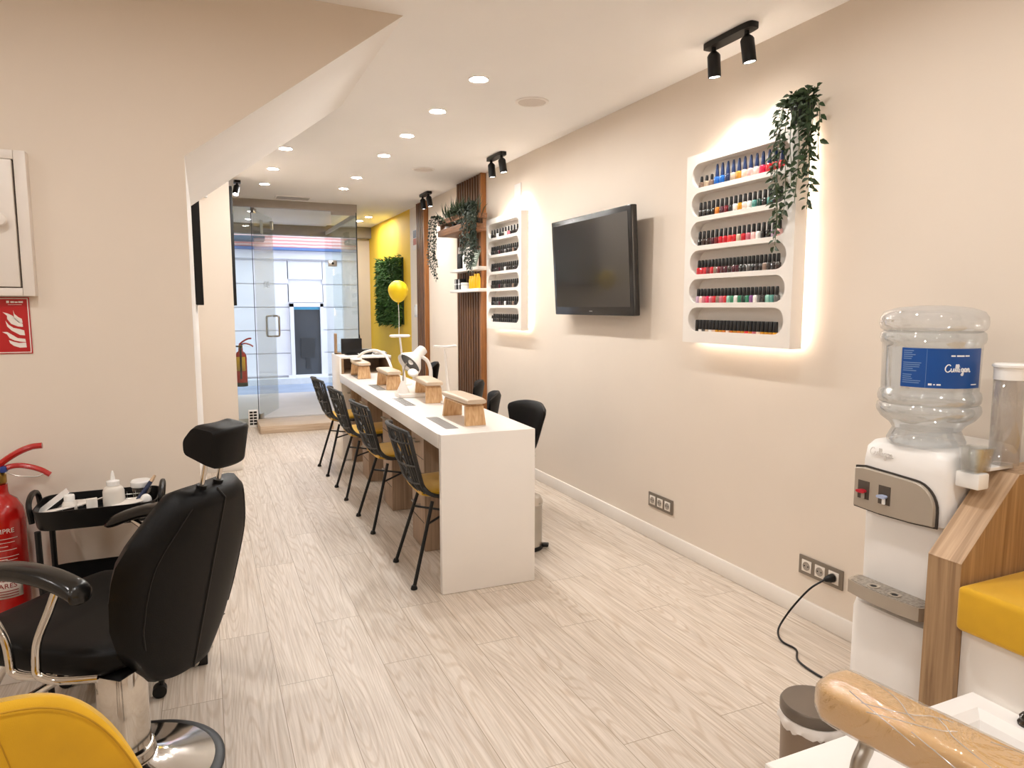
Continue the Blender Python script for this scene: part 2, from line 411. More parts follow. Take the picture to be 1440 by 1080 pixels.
def stripes_mat():
    m = bpy.data.materials.new('salmon_slats'); m.use_nodes = True; nt = m.node_tree; b = nt.nodes['Principled BSDF']
    tc = nt.nodes.new('ShaderNodeTexCoord'); w_ = nt.nodes.new('ShaderNodeTexWave'); w_.bands_direction = 'Z'; w_.inputs['Scale'].default_value = 5.5; w_.inputs['Distortion'].default_value = 1.2
    nt.links.new(tc.outputs['Object'], w_.inputs['Vector']); r = nt.nodes.new('ShaderNodeValToRGB')
    r.color_ramp.elements[0].color = lin('#d98a86') + (1,); r.color_ramp.elements[1].color = lin('#eed3d1') + (1,)
    nt.links.new(w_.outputs['Fac'], r.inputs['Fac']); nt.links.new(r.outputs['Color'], b.inputs['Base Color']); b.inputs['Roughness'].default_value = .8
    return m
struct(MB().box(-8, 12, 12.90, 12.968, 2.396, 2.79).build('trim_6', stripes_mat()))
aw = MB().box(.45, 1.0, 12.55, 12.89, 2.47, 2.55, .01).build('shop_awning', mat('slate_canvas', '#4a5563', .8)); tag(aw, 'dark slate awning over the salmon band across the street', 'awning')
# dark window across the street
sw = bpy.data.objects.new('window_4', None); C.objects.link(sw); struct(sw)
fr = MB(); fr.box(1.405, 1.47, 12.93, 13.03, .1, 1.42); fr.box(1.93, 1.985, 12.93, 13.03, .1, 1.42); fr.box(1.405, 1.985, 12.93, 13.03, 1.36, 1.43); fr.box(1.35, 2.03, 12.9, 13.03, .09, .14)
fr.build('frame', M_stone, sw)
MB().box(1.471, 1.929, 12.99, 13.029, .141, 1.359).build('pane', mat('dark_street_glass', '#45484d', .15, noise=.1, nscale=2), sw)
MB().box(1.58, 1.82, 12.975, 12.989, .45, .80).box(1.66, 1.73, 12.975, 12.989, .25, .45).build('panel', mat('dark_box', '#2a2b2e', .5), sw)
MB().box(1.471, 1.929, 12.975, 12.989, 1.31, 1.36).build('blue_band', mat('sky_blue_strip', '#4f9fc4', .5), sw)
# vent box standing low by the sidelight
t = thing('vent_box', 'low white vent box with black slots on the floor by the shopfront glass', 'vent', (.46, 8.30, 0))
MB().box(-.05, .05, -.02, .02, .0005, .20, .004).build('cover', M_white, t)
for c_ in range(2):
    for k in range(5): MB().box(-.038 + c_ * .042, -.003 + c_ * .042, -.023, -.0205, .03 + k * .033, .052 + k * .033).build('slot', M_black, t)
# ------------------------------------------------------------------ ceiling fittings
WARM = (1., .985, .965)
M_diff = emit_mat('downlight_diffuser', WARM, DOWN)
M_bez = mat('white_bezel', '#efe9e3', .5)
def downlight(x, y, label):
    t = thing('ceiling_downlight', label, 'ceiling light', (x, y, ZC), 0, 'recessed downlights')
    MB().lathe([(.056, 0), (.056, -.004), (.050, -.006), (.040, -.002), (.040, 0)], seg=28).build('bezel', M_bez, t)
    MB().lathe([(.0395, -.0005), (.0395, -.0025), (.001, -.0025)], seg=24).build('diffuser', M_diff, t)
    return t
rowA = [(1.375, 3.54), (1.362, 4.20), (1.353, 4.87), (1.36, 5.57), (1.35, 6.60), (1.35, 7.26)]
rowB = [(.62, 5.63), (.605, 6.48), (.598, 7.30)]
for i, (x, y) in enumerate(rowA):
    downlight(x, y, 'round ceiling downlight above the white table, %s from the camera end of the long row' % ORD[i])
for i, (x, y) in enumerate(rowB):
    downlight(x, y, 'round ceiling downlight over the walkway, %s from the sloping soffit towards the door' % ORD[i])
downlight(2.066, 9.38, 'ceiling downlight in the alcove beside the yellow wall, nearer the room')
downlight(2.036, 9.85, 'ceiling downlight in the alcove beside the yellow wall, farther from the room')
for i, (x, y) in enumerate([(1.375, 1.7), (1.375, .5), (1.375, -.9), (-.5, 1.6), (-.5, .3), (-.5, -1.2), (-2.0, 1.6), (-2.0, 0), (1.375, -2.2)]):  # unseen downlights, added outside the view to light the room
    downlight(x, y, 'unseen round ceiling downlight added out of view for fill light')
def speaker(x, y, label):
    t = thing('ceiling_speaker', label, 'speaker', (x, y, ZC), 0, 'round ceiling speakers')
    MB().lathe([(.098, 0), (.098, -.004), (.092, -.007), (.082, -.006), (.080, -.002)], seg=40).build('rim', M_bez, t)
    MB().lathe([(.079, -.001), (.079, -.004), (.04, -.006), (.001, -.0065)], seg=40).build('grille', mat('speaker_mesh', '#d9cfc6', .7, noise=.1, nscale=300), t)
speaker(1.807, 3.795, 'round white ceiling speaker nearer the big polish rack')
speaker(1.805, 5.981, 'round white ceiling speaker near the slatted panel')
t = thing('air_vent', 'white slot air vent in the ceiling just inside the shop door', 'vent', (.95, 8.08, ZC))
MB().box(-.19, .19, -.11, .11, -.008, 0, .003).build('frame', M_bez, t)
for k in range(3): MB().box(-.17, .17, -.085 + k * .062, -.045 + k * .062, -.0105, -.0085).build('slot', mat('vent_grey', '#a9a19a', .6), t)

M_lampface = emit_mat('spot_lens', (1., .93, .84), 14)
def track_spot(name, x, y, heads, label, aims, power, cone=70, ang=0.):
    t = thing('ceiling_spotlight', label, 'spotlight', (x, y, ZC), 0, 'black ceiling spotlights')
    L = .31 if heads == 2 else .1
    b = MB(); pts = superloop((0, 0, -.0005), (1, 0, 0), (0, 1, 0), .032, L / 2, 5, 28)
    b.loft([pts, [p + Vector((0, 0, -.024)) for p in pts]])
    b.build('ceiling_plate', M_black, t)
    for i in range(heads):
        yy = (-.105 + .21 * i) if heads == 2 else 0
        p0 = Vector((0, yy, -.0245)); aim = Vector(aims[i]) - Vector((x, y + yy, ZC - .05)); d = aim.normalized()
        q = p0 + Vector((0, 0, -.018)); a = q + d * .005; e = a + d * .105
        j = MB().cyl(p0, q, .011).build('swivel_joint', M_black, t)
        h = MB(); h.lathe([(.012, -.002), (.024, .009), (.029, .018), (.029, .108), (.027, .110), (.0245, .110), (.0245, .104), (.001, .104)], c=q, seg=28, M=d.to_track_quat('Z', 'Y').to_matrix().to_4x4())
        ho = h.build('lamp_head', M_black, t)
        MB().cyl(e - d * .0055, e - d * .003, .0235).build('lens', M_lampface, ho)
        l = bpy.data.lights.new('spot_lamp', 'SPOT'); l.energy = power; l.color = (1., .97, .93); l.spot_size = math.radians(cone); l.spot_blend = .6; l.shadow_soft_size = .02
        lo = bpy.data.objects.new('spot_lamp', l); C.objects.link(lo); w = Vector((x, y, ZC)) + e + d * .002
        lo.location = w; lo.rotation_euler = d.to_track_quat('-Z', 'Y').to_euler()
track_spot('a', 2.165, 2.53, 2, 'twin black ceiling spotlight above the big polish rack', [(2.27, 2.40, 1.85), (2.25, 2.66, 1.75)], SPOT, 96)
track_spot('b', 2.165, 5.20, 2, 'twin black ceiling spotlight above the small polish rack', [(2.27, 5.07, 1.85), (2.25, 5.33, 1.7)], SPOT, 96)
track_spot('c', 2.19, 7.20, 2, 'twin black ceiling spotlight in front of the narrow slat strip', [(2.29, 7.07, 1.85), (2.27, 7.33, 1.7)], SPOT, 96)
track_spot('d', .344, 7.226, 1, 'single black ceiling spotlight beside the glass door', [(.22, 6.9, 1.9)], SPOT * .5)

# ------------------------------------------------------------------ polish racks
RW, RH, RD = .72, .925, .085
ROWZ = [.058 + .1408 * k for k in range(6)]         # slot bottoms, lowest first
SH, MY = .118, .04
def stadium(y0, y1, z0, z1, k=10):
    r = (z1 - z0) / 2; zc = (z0 + z1) / 2; out = []
    for j in range(k + 1):
        a = -PI / 2 + PI * j / k; out.append((y1 - r + r * math.cos(a), zc + r * math.sin(a)))
    for j in range(k + 1):
        a = PI / 2 + PI * j / k; out.append((y0 + r + r * math.cos(a), zc + r * math.sin(a)))
    return out
M_led = emit_mat('warm_led_strip', (1., .88, .76), LED)
def make_rack(label, loc):
    """origin: lower corner on the wall at the near end; front faces -x"""
    t = thing('polish_rack', label, 'wall rack', loc, 0, 'lit wall racks of nail polish')
    mb = MB(); bm = mb.bm
    # front plate with six stadium openings: triangulated fill between outline and holes, then pulled back
    xf, xb = -.103, -.036
    edges = []
    def ring(pts):
        vs = [bm.verts.new((xf, p[0], p[1])) for p in pts]
        for i in range(len(vs)): edges.append(bm.edges.new((vs[i], vs[(i + 1) % len(vs)])))
        return vs
    outer = ring([(0, 0), (RW, 0), (RW, RH), (0, RH)])
    holes = [ring(stadium(MY, RW - MY, z, z + SH)) for z in ROWZ]
    bmesh.ops.triangle_fill(bm, use_beauty=True, use_dissolve=False, edges=edges)
    def skirt(vs, x1):
        bk = [bm.verts.new((x1, v.co.y, v.co.z)) for v in vs]
        for i in range(len(vs)):
            j = (i + 1) % len(vs); bm.faces.new((vs[i], vs[j], bk[j], bk[i]))
        return bk
    ob = skirt(outer, xb); bm.faces.new(ob)
    for h in holes:
        hb = skirt(h, xb - .006); bm.faces.new(hb)
    # keep faces outside the holes only
    kill = []
    for fc in bm.faces:
        c = fc.calc_center_median()
        if abs(c.x - xf) < 1e-5:
            for z in ROWZ:
                r = SH / 2; yy = min(max(c.y, MY + r), RW - MY - r)
                if math.hypot(c.y - yy, c.z - z - r) < r - .0005: kill.append(fc); break
    bmesh.ops.delete(bm, geom=kill, context='FACES_ONLY')
    mb.build('body', mat('rack_white', '#ece5dd', .4, noise=.01), t)
    MB().box(-.0355, -.0005, .12, RW - .12, .12, RH - .12).build('wall_spacer', M_white, t)
    l = MB()
    for a, b_ in (((.03, .03), (RW - .03, .03)), ((RW - .03, RH - .03), (.03, RH - .03)), ((.03, RH - .03), (.03, .03)), ((RW - .03, .03), (RW - .03, RH - .03))):
        l.tube([(-.022, a[0], a[1]), (-.022, b_[0], b_[1])], .004, 6)
    l.build('led_strip', M_led, t)
    return t
R1 = (XR, 2.206, 1.181); R2 = (XR, 4.935, 1.175)
make_rack('big white rack of colourful nail polish between television and water cooler, backlit', R1)
make_rack('white rack of mostly black nail polish between slatted panel and television, backlit', R2)

POL = {'clear': '#d8c8b8', 'beige': '#c9b39a', 'taupe': '#8d7668', 'blue': '#1f63b4', 'navy': '#1c2d50', 'gold': '#c48a2c', 'nude': '#e7c9b4', 'pale pink': '#e9b7b2', 'cream': '#ecd9cc',
       'hot pink': '#d8264f', 'red': '#c41f2c', 'coral': '#e0413f', 'black': '#171414', 'plum': '#4b1a26', 'dark brown': '#33201c', 'white': '#e9e4de', 'teal': '#4f8f85', 'dark green': '#1f3d34', 'mustard': '#d09325',
       'green': '#2f7d5c', 'mint': '#8cc0ae', 'grey': '#5c5a58', 'purple': '#7d4a83', 'rose': '#c66a78', 'maroon': '#6d1620', 'charcoal': '#2b2625', 'lilac': '#b79ab0', 'orange': '#cf7a2e'}
def polmat(c): return mat('polish_' + c.replace(' ', '_'), POL[c], .12, noise=.02, coat=.6)
M_cap = mat('black_cap', '#14110f', .35, noise=.05); M_bcap = mat('blue_cap', '#16305f', .3, noise=.05)
_bodies = {}
def bottle_mesh(kind, col):
    key = (kind, col)
    if key in _bodies: return _bodies[key]
    if kind == 'tall':      # slim bottle with a tall tapering blue cap
        b = MB(); b.loft([superloop((0, 0, z), (1, 0, 0), (0, 1, 0), r, r, 3.2, 12) for z, r in ((0, .0125), (.003, .0138), (.028, .0135), (.034, .011), (.036, .0075))])
        c = MB(); c.lathe([(.0088, .0362), (.0092, .045), (.0062, .085), (.004, .094), (.001, .0955)], seg=12)
    elif kind == 'short':
        b = MB(); b.loft([superloop((0, 0, z), (1, 0, 0), (0, 1, 0), r, r, 3, 12) for z, r in ((0, .0125), (.003, .0135), (.022, .0135), (.027, .008))])
        c = MB(); c.lathe([(.0078, .0272), (.0075, .045), (.006, .054), (.001, .055)], seg=12)
    elif kind == 'low':
        b = MB(); b.lathe([(.011, 0), (.0115, .002), (.0115, .009), (.009, .010)], seg=14)
        c = MB(); c.lathe([(.0112, .0102), (.0114, .014), (.0104, .052), (.009, .056), (.001, .0565)], seg=14)
    else:
        b = MB(); b.loft([superloop((0, 0, z), (1, 0, 0), (0, 1, 0), r, r, 4, 12) for z, r in ((0, .0105), (.002, .0115), (.027, .0115), (.031, .0095), (.033, .0065))])
        c = MB(); c.lathe([(.0082, .0332), (.0086, .036), (.0076, .066), (.006, .069), (.001, .0695)], seg=12)
    bo = b.build('proto_body', polmat(col)); cp = c.build('proto_cap', M_bcap if kind == 'tall' else M_cap)
    _bodies[key] = (bo.data, cp.data)
    bpy.data.objects.remove(bo); bpy.data.objects.remove(cp)
    return _bodies[key]
def add_bottle(kind, col, loc, label, group):
    t = thing('nail_polish_bottle', label, 'nail polish', loc, random.uniform(-.25, .25) if kind != 'tall' else 0, group)
    for nm, me in zip(('glass_body', 'cap'), bottle_mesh(kind, col)):
        o = bpy.data.objects.new(nm, me); C.objects.link(o); o.parent = t
LEV = ['top', 'second', 'third', 'fourth', 'fifth', 'bottom']
rows1 = [
 [('short', 'taupe'), ('short', 'beige'), ('short', 'taupe')] + [('tall', c) for c in ('blue', 'blue', 'navy', 'beige', 'gold', 'nude', 'pale pink', 'cream', 'hot pink', 'red', 'coral', 'red')],
 [('std', c) for c in ('charcoal', 'charcoal', 'black', 'black', 'orange', 'plum', 'maroon', 'black', 'white', 'mustard', 'cream', 'white', 'teal', 'dark green', 'charcoal', 'teal', 'black', 'grey')],
 [('std', c) for c in ('black', 'dark brown', 'dark brown', 'plum', 'maroon', 'red', 'red', 'coral', 'red', 'beige', 'red', 'rose', 'pale pink', 'white', 'black', 'black', 'lilac', 'pale pink')],
 [('std', c) for c in ('red', 'red', 'red', 'maroon', 'red', 'taupe', 'maroon', 'plum', 'plum', 'dark brown', 'plum', 'plum', 'black', 'charcoal', 'grey', 'black', 'charcoal', 'black', 'taupe', 'charcoal', 'charcoal', 'dark brown')],
 [('std', c) for c in ('lilac', 'pale pink', 'rose', 'hot pink', 'rose', 'red', 'taupe', 'rose', 'red', 'mint', 'green', 'white', 'green', 'dark green', 'green', 'purple', 'white', 'grey', 'charcoal', 'mint', 'teal', 'grey')],
 [('low', c) for c in ('black', 'white', 'grey', 'beige', 'white', 'nude', 'mustard', 'gold', 'orange', 'nude', 'orange', 'gold', 'orange', 'gold', 'coral', 'orange', 'rose', 'nude', 'mustard', 'mustard', 'gold', 'mustard')]]
def fill(rack, rows, rackword, startword, xoff=-.088, low=False):
    for r, row in enumerate(rows):
        z = rack[2] + ROWZ[5 - r]; n = len(row)
        # bottles stand on the flat of the slot: the stadium's ends rise
        y_far = rack[1] + RW - MY - .058; y_near = rack[1] + MY + .058
        for i, (kind, col) in enumerate(row):
            y = y_far - (y_far - y_near) * i / (n - 1) if n > 1 else y_far
            zz = z + .0003
            capw = 'blue' if kind == 'tall' else 'black'
            num = ORD[i]
            lab = '%s nail polish, %s cap, %s from the %s, %s shelf of the %s rack' % (col, capw, num, startword, LEV[r], rackword)
            add_bottle(kind, col, (rack[0] + xoff, y, zz), lab, 'nail polish on the %s shelf of the %s rack' % (LEV[r], rackword))
fill(R1, rows1, 'big', 'television')
rows2 = [[('std', c) for c in ('black', 'black', 'white', 'black', 'charcoal', 'nude', 'rose', 'black', 'black', 'charcoal')]]
for k in range(4):
    rows2.append([('std', c) for c in (['black', 'black', 'charcoal', 'black', 'plum', 'charcoal', 'black', 'white' if k % 2 else 'grey', 'black', 'charcoal', 'black', 'taupe' if k != 1 else 'charcoal', 'black', 'black'])])
rows2.append([('short', 'white')] + [('std', 'black')] * 13)
fill(R2, rows2, 'small', 'slatted panel')

# ------------------------------------------------------------------ trailing plants
def vine(stems, leaves, pts, r=.0016, step=.012, L=.035, W=.018, spread=.9, seed=1, out=Vector((-1, 0, 0))):
    rnd = random.Random(seed)
    P = bez(pts, 10); stems.tube(P, r, 5)
    acc = 0
    for a, b_ in zip(P[:-1], P[1:]):
        acc += (b_ - a).length
        if acc > step:
            acc = 0
            d0 = (b_ - a).normalized()
            for sgn in (1, -1):
                side = Vector((rnd.uniform(-1, .25), sgn * rnd.uniform(.3, 1), rnd.uniform(-.35, .25))) * spread
                dd = (d0 * .45 + side).normalized(); s_ = rnd.uniform(.75, 1.15)
                pt = b_ + dd * .006
                leaves.leaf(pt, dd, out + Vector((rnd.uniform(-.4, .4), rnd.uniform(-.5, .5), rnd.uniform(-.1, .7))), L * s_, W * s_)
t = thing('hanging_plant', 'trailing green plant in a dark pot on top of the big polish rack', 'plant', (XR - .07, 2.225, R1[2] + RH))
MB().lathe([(.036, 0.0005), (.042, .04), (.049, .078), (.051, .084), (.046, .084), (.044, .072), (.001, .07)], seg=24).build('pot', mat('dark_grey_pot', '#2a2c2a', .6), t)
st, lv = MB(), MB(); rr = random.Random(3)
base = Vector((0, 0, .072))
for k in range(10):        # upright tuft
    a = rr.uniform(0, 2 * PI); e = base + Vector((math.cos(a) * rr.uniform(.02, .045) - .01, math.sin(a) * rr.uniform(.05, .11), rr.uniform(.015, .055)))
    vine(st, lv, [base + Vector((0, 0, -.03)), base + (e - base) * .5 + Vector((0, 0, .02)), e], L=.038, W=.02, step=.02, seed=40 + k)
ends = []
def drape(y, x, zlen, k, sway):
    pts = [base + Vector((-.01, y * .3, -.01)), base + Vector((x * .7, y * .75, .015)), base + Vector((x, y, -.05))]
    n = max(2, int(abs(zlen) / .09))
    for i in range(1, n + 1):
        pts.append(base + Vector((x + math.sin(i * 1.3 + k) * .008, y + math.sin(i * .9 + k * 2) * sway + sway * i * .3, -.05 + (zlen + .05) * i / n)))
    vine(st, lv, pts, seed=k, L=.037, W=.018, step=.023)
for k, (y, x, zl) in enumerate([(.045, -.075, -.56), (.03, -.085, -.52), (.06, -.07, -.34), (.012, -.07, -.44), (-.02, -.075, -.34), (-.045, -.07, -.40), (-.07, -.05, -.30), (-.085, -.03, -.36), (-.10, -.01, -.22), (-.06, -.02, -.42), (-.085, -.045, -.2), (-.075, -.055, -.16)]):
    drape(y, x, zl, k + 1, -.007 if y < 0 else .002)
st.build('stems', mat('stem_green', '#5b6a44', .6), t); lv.build('leaves', M_leaf, t)

# ------------------------------------------------------------------ television and wall plates
tv = thing('television', 'black flat television mounted on the beige wall, tilted slightly down', 'television', (XR - .11, 3.862, 1.622))
tv.rotation_euler = (0, math.radians(-3.5), 0)
fr = MB(); fr.box(-.012, .030, -.49, .49, -.315, .315, .006).build('cabinet', mat('tv_plastic', '#191614', .25, noise=.05), tv)
MB().box(.0301, .05, -.32, .32, -.2, .2, .008).build('rear_cover', M_blackp, tv)
MB().box(-.0135, -.0121, -.456, .456, -.262, .282).build('screen', mat('tv_screen', '#14110f', .22, noise=.02, coat=.3), tv)
b = MB().box(-.0128, -.0122, -.018, .018, -.2915, -.2865); b.build('maker_mark', mat('tv_silver_print', '#8d8781', .4), tv)
MB().box(.0501, .098, -.1, .1, -.12, .12, .004).build('wall_bracket', M_black, tv)

M_plate = mat('bronze_socket_frame', '#84796c', .35, metal=.35, noise=.03); M_sock = mat('socket_white', '#e6ded3', .4)
def outlet(yc, zc, label):
    t = thing('power_outlet', label, 'outlet', (XR, yc, zc))
    MB().box(-.008, -.0005, -.115, .115, -.042, .042, .002).build('frame', M_plate, t)
    for k in (-1, 0, 1):
        c_ = k * .071
        s_ = MB().box(-.0105, -.0082, c_ - .026, c_ + .026, -.026, .026, .002).build('socket', M_sock, t)
        q = MB(); q.lathe([(.019, 0), (.019, .0018), (.0165, .0018), (.0165, .0004), (.001, .0004)], seg=24, M=Matrix.Rotation(-PI / 2, 4, 'Y')); q.build('socket_well', mat('socket_shadow_grey', '#a79d92', .5), s_, M=Matrix.Translation((-.0107, c_, 0)))
        for e in (-1, 1): MB().cyl((-.0108, c_ + e * .0095, 0), (-.0128, c_ + e * .0095, 0), .0028, seg=8).build('pin_hole', M_black, s_)
    return t
outlet(3.215, .236, 'triple socket in a bronze frame with nothing plugged in')
outlet(2.075, .236, 'triple socket in a bronze frame with a black plug in it')
# mains lead of the cooler
t = thing('cooler_cable', 'black power cord from the triple socket to the water cooler, plug in place', 'cord', (XR, 2.0, 0))
MB().tube([(-.0135, .004, .236), (-.03, .004, .236), (-.034, .004, .236), (-.05, .010, .232), (-.055, .011, .230)], [.0175, .0175, .016, .010, .006], 16).build('plug', M_blackp, t)
MB().tube(bez([(-.053, .011, .2315), (-.10, .04, .19), (-.15, .075, .11), (-.19, .10, .03), (-.23, .075, .006), (-.27, .01, .006), (-.27, -.06, .006), (-.33, -.13, .006), (-.345, -.24, .006), (-.33, -.36, .006)], 8), .0042, 8).build('cable', M_blackp, t)
pl = MB().box(XR - .008, XR - .0005, 5.155, 5.275, 2.20, 2.345, .003).build('wall_plate', M_white); tag(pl, 'white blank wall plate above the small polish rack', 'wall plate')

# ------------------------------------------------------------------ slatted wood, shelves, crate
def slats(name, y0, y1, n, label, edge=True):
    t = thing(name, label, 'slatted panel', (XR, 0, 0), 0, 'vertical wood slat panels')
    MB().box(-.012, -.0005, y0, y1, .0, ZC - .001).build('backing', mat('slat_backing', '#2c1c12', .7), t)
    pitch = (y1 - y0) / n
    for k in range(n):
        a = y0 + pitch * k
        MB().box(-.045, -.0122, a + pitch * .22, a + pitch * .78, 0, ZC - .001, .002).build('slat', M_walnut, t)
    if edge: MB().box(-.052, -.0005, y0 - .03, y0 - .0005, 0, ZC - .001, .002).build('edge_board', wood_mat('warm_edge_board', '#7a4a20', '#a56c38', axis='Z'), t)
slats('wooden_slat_wall', 5.94, 6.60, 10, 'wide panel of vertical brown wood slats behind the crate and shelves')
slats('wooden_slat_wall', 7.70, 8.03, 5, 'narrow strip of vertical brown wood slats between white and yellow walls')
def shelf(z, label):
    return tag(MB().box(2.20, 2.3175, 5.70, 6.47, z, z + .028, .002).build('wall_shelf', M_lam), label, 'shelf', 'white shelves on the slatted panel')
shelf(1.685, 'upper white shelf on the slatted panel, holding tubes and a leaning sign')
shelf(1.495, 'lower white shelf on the slatted panel, holding yellow bottles')
def smallbottle(name, loc, r, h, m, capm, label, group=None, cap=.25):
    t = thing(name, label, 'bottle', loc, 0, group)
    hb = h * (1 - cap)
    MB().lathe([(r * .9, 0.0005), (r, .004), (r, hb * .92), (r * .75, hb)], seg=18).build('body', m, t)
    MB().lathe([(r * .72, hb + .0003), (r * .72, h - .003), (r * .6, h), (.001, h)], seg=18).build('cap', capm, t)
    return t
U = 1.7131; Lw = 1.5231
M_grey = mat('silver_grey_plastic', '#9a958f', .35); M_yel = mat('yellow_plastic', '#e5b712', .35)
smallbottle('spray_bottle', (2.255, 6.30, U), .034, .205, M_blackp, M_grey, 'dark tall bottle with a grey cap on the upper shelf', cap=.3)
smallbottle('lotion_bottle', (2.255, 6.16, U), .030, .17, M_gloss, M_gloss, 'white bottle beside the dark tall bottle on the upper shelf')
tag(MB().box(2.22, 2.30, 6.03, 6.10, U, U + .19, .002).build('product_box', M_lam), 'white upright box behind the leaning sign on the upper shelf', 'box')
tag(MB().box(2.22, 2.30, 5.94, 6.0, U, U + .16, .002).build('product_box', M_bez), 'white shorter box nearest the vine on the upper shelf', 'box')
t = thing('leaning_sign', 'small grey-green sign leaning on the upper shelf', 'sign', (2.205, 5.88, U)); t.rotation_euler = (0, .3, 0)
MB().box(0, .008, -.10, .10, .001, .155, .002).build('board', mat('sage_board', '#6f7c6c', .6), t)
b = MB()
for k in range(5): b.box(-.001, -.0002, -.075, .06 + .01 * (k % 2), .03 + k * .022, .037 + k * .022)
b.build('print', mat('pale_print', '#c3cdbf', .6), t)
for k in range(2):
    x_ = tag(MB().box(2.23, 2.29, 6.34 - k * .09, 6.41 - k * .09, Lw, Lw + .10, .002).build('polish_box', M_black), ['small black box with white bars at the far end of the lower shelf', 'small black box with white bars next to the white jar'][k], 'box', 'black boxes on the lower shelf')
    bb = MB().box(2.2285, 2.2298, 6.345 - k * .09, 6.405 - k * .09, Lw + .045, Lw + .058); bb.box(2.2285, 2.2298, 6.368 - k * .09, 6.382 - k * .09, Lw + .005, Lw + .095)
    bb.build('print', M_gloss, x_)
t = thing('cream_jar', 'white round jar on the lower shelf between black boxes and yellow bottles', 'jar', (2.25, 6.16, Lw)); MB().lathe([(.04, .0005), (.044, .006), (.044, .036), (.03, .04)], seg=24).build('body', M_gloss, t); MB().lathe([(.045, .0405), (.045, .058), (.04, .062), (.001, .062)], seg=24).build('lid', M_gloss, t)
for k, (y, hh) in enumerate([(5.985, .115), (5.925, .115), (5.865, .13), (5.80, .13)]):
    smallbottle('yellow_bottle', (2.24, y, Lw), .019, hh, M_yel, M_yel, 'yellow bottle on the lower shelf, %s from the white jar' % ORD[k], 'yellow bottles on the lower shelf', .2)

t = thing('planter_crate', 'open wooden crate planter high on the slatted panel', 'crate', (2.315, 6.16, 2.03))
MB().box(-.205, 0, -.39, .39, 0, .02, .002).build('bottom', M_crate, t)
for z0, z1 in ((.0203, .06), (.105, .15)):
    MB().box(-.205, -.187, -.39, .39, z0, z1, .002).build('front_slat', M_crate, t)
for y0 in (-.39, .372):
    for z0, z1 in ((.0203, .06), (.105, .15)): MB().box(-.1868, 0, y0, y0 + .018, z0, z1, .002).build('end_slat', M_crate, t)
    MB().box(-.186, -.15, min(y0 + .0183 if y0 < 0 else y0 - .0363, 1), (y0 + .0183 if y0 < 0 else y0 - .0363) + .036, .0203, .15).build('corner_post', M_crate, t)
    MB().box(-.036, 0, (y0 + .0183 if y0 < 0 else y0 - .0363), (y0 + .0183 if y0 < 0 else y0 - .0363) + .036, .0203, .15).build('corner_post', M_crate, t)
t = thing('trailing_plants', 'grassy tuft and trailing dark vines spilling out of the wooden crate', 'plant', (2.2, 6.1, 2.07))
g = MB(); rr = random.Random(5)
for k in range(150):
    y = rr.uniform(-.40, .26); x = rr.uniform(-.09, .05); a = rr.uniform(-1, 1); l = rr.uniform(.14, .24)
    p = Vector((x, y, .05)); d = Vector((rr.uniform(-.7, .1), a * .8, rr.uniform(.6, 1)))
    g.leaf(p, d, (-1, 0, .3), l, .016, .1)
g.build('grass_blades', M_leaf, t)
st, lv = MB(), MB()
for k in range(8):      # far side: long airy strings of round leaves
    y = .36 + rr.uniform(-.05, .10); x = -.11 + rr.uniform(-.05, .03); zl = rr.uniform(-.28, -.5)
    vine(st, lv, [(x * .5, y - .12, .05), (x, y - .03, .14), (x - .02, y + .03, .04), (x - .02, y + .04, zl * .4), (x - .03, y + .03 + rr.uniform(-.05, .05), zl * .7), (x - .02, y + rr.uniform(-.06, .04), zl)], seed=60 + k, L=.026, W=.022, step=.022)
for k in range(14):      # near side: dense dark fall
    y = -.50 + rr.uniform(-.13, .13); x = -.09 + rr.uniform(-.05, .07); zl = rr.uniform(-.14, -.42)
    vine(st, lv, [(x * .5, min(y + .16, -.3), .05), (x, y + .03, .15), (x - .02, y - .03, .06), (x - .02, y - .02, zl * .5), (x, y + rr.uniform(-.05, .05), zl)], seed=80 + k, L=.035, W=.024, step=.015)
for k in range(10):
    y = rr.uniform(-.42, -.1); vine(st, lv, [(0, y, .05), (-.05, y + rr.uniform(-.05, .05), .15), (-.12, y + rr.uniform(-.1, .1), .12)], seed=100 + k, L=.034, W=.022, step=.014)
st.build('stems', M_leafd, t); lv.build('leaves', M_leafd, t)
for k, (y, m, w_) in enumerate([(.33, M_gloss, 'white jar'), (.12, M_blackp, 'black jar'), (-.02, M_blackp, 'black jar'), (-.2, M_gloss, 'white jar')]):
    smallbottle('jar', (2.17, 6.1 + y, 2.0505), .035, .075, m, m, w_ + ' standing in the wooden crate, %s from its far end' % ORD[k], 'jars in the wooden crate')

# ------------------------------------------------------------------ yellow wall: moss picture, switches, poster
t = thing('moss_panel', 'dark green moss panel hung on the yellow wall', 'wall decoration', (XR, 9.43, 1.562))
MB().box(-.02, -.0005, -.66, .66, -.43, .43).build('backing', mat('moss_backing', '#26381c', .9), t)
g = MB(); rr = random.Random(9)
for k in range(2600):
    y = rr.uniform(-.67, .67); z = rr.uniform(-.44, .44); p = Vector((-.02, y, z))
    d = Vector((-rr.uniform(.5, 1), rr.uniform(-.8, .8), rr.uniform(-.7, .9)))
    g.leaf(p, d, (0, rr.uniform(-1, 1), 1), rr.uniform(.05, .10), rr.uniform(.02, .034))
g.build('moss', mat('moss_green', '#3f6126', .7, noise=.5, nscale=9), t)['kind'] = 'stuff'
t = thing('small_poster', 'small colourful poster on the white strip beside the yellow wall', 'poster', (XR, 8.2, 2.16))
MB().box(-.006, -.0005, -.10, .10, -.12, .12).build('sheet', mat('poster_paper', '#d9d2cc', .5), t)
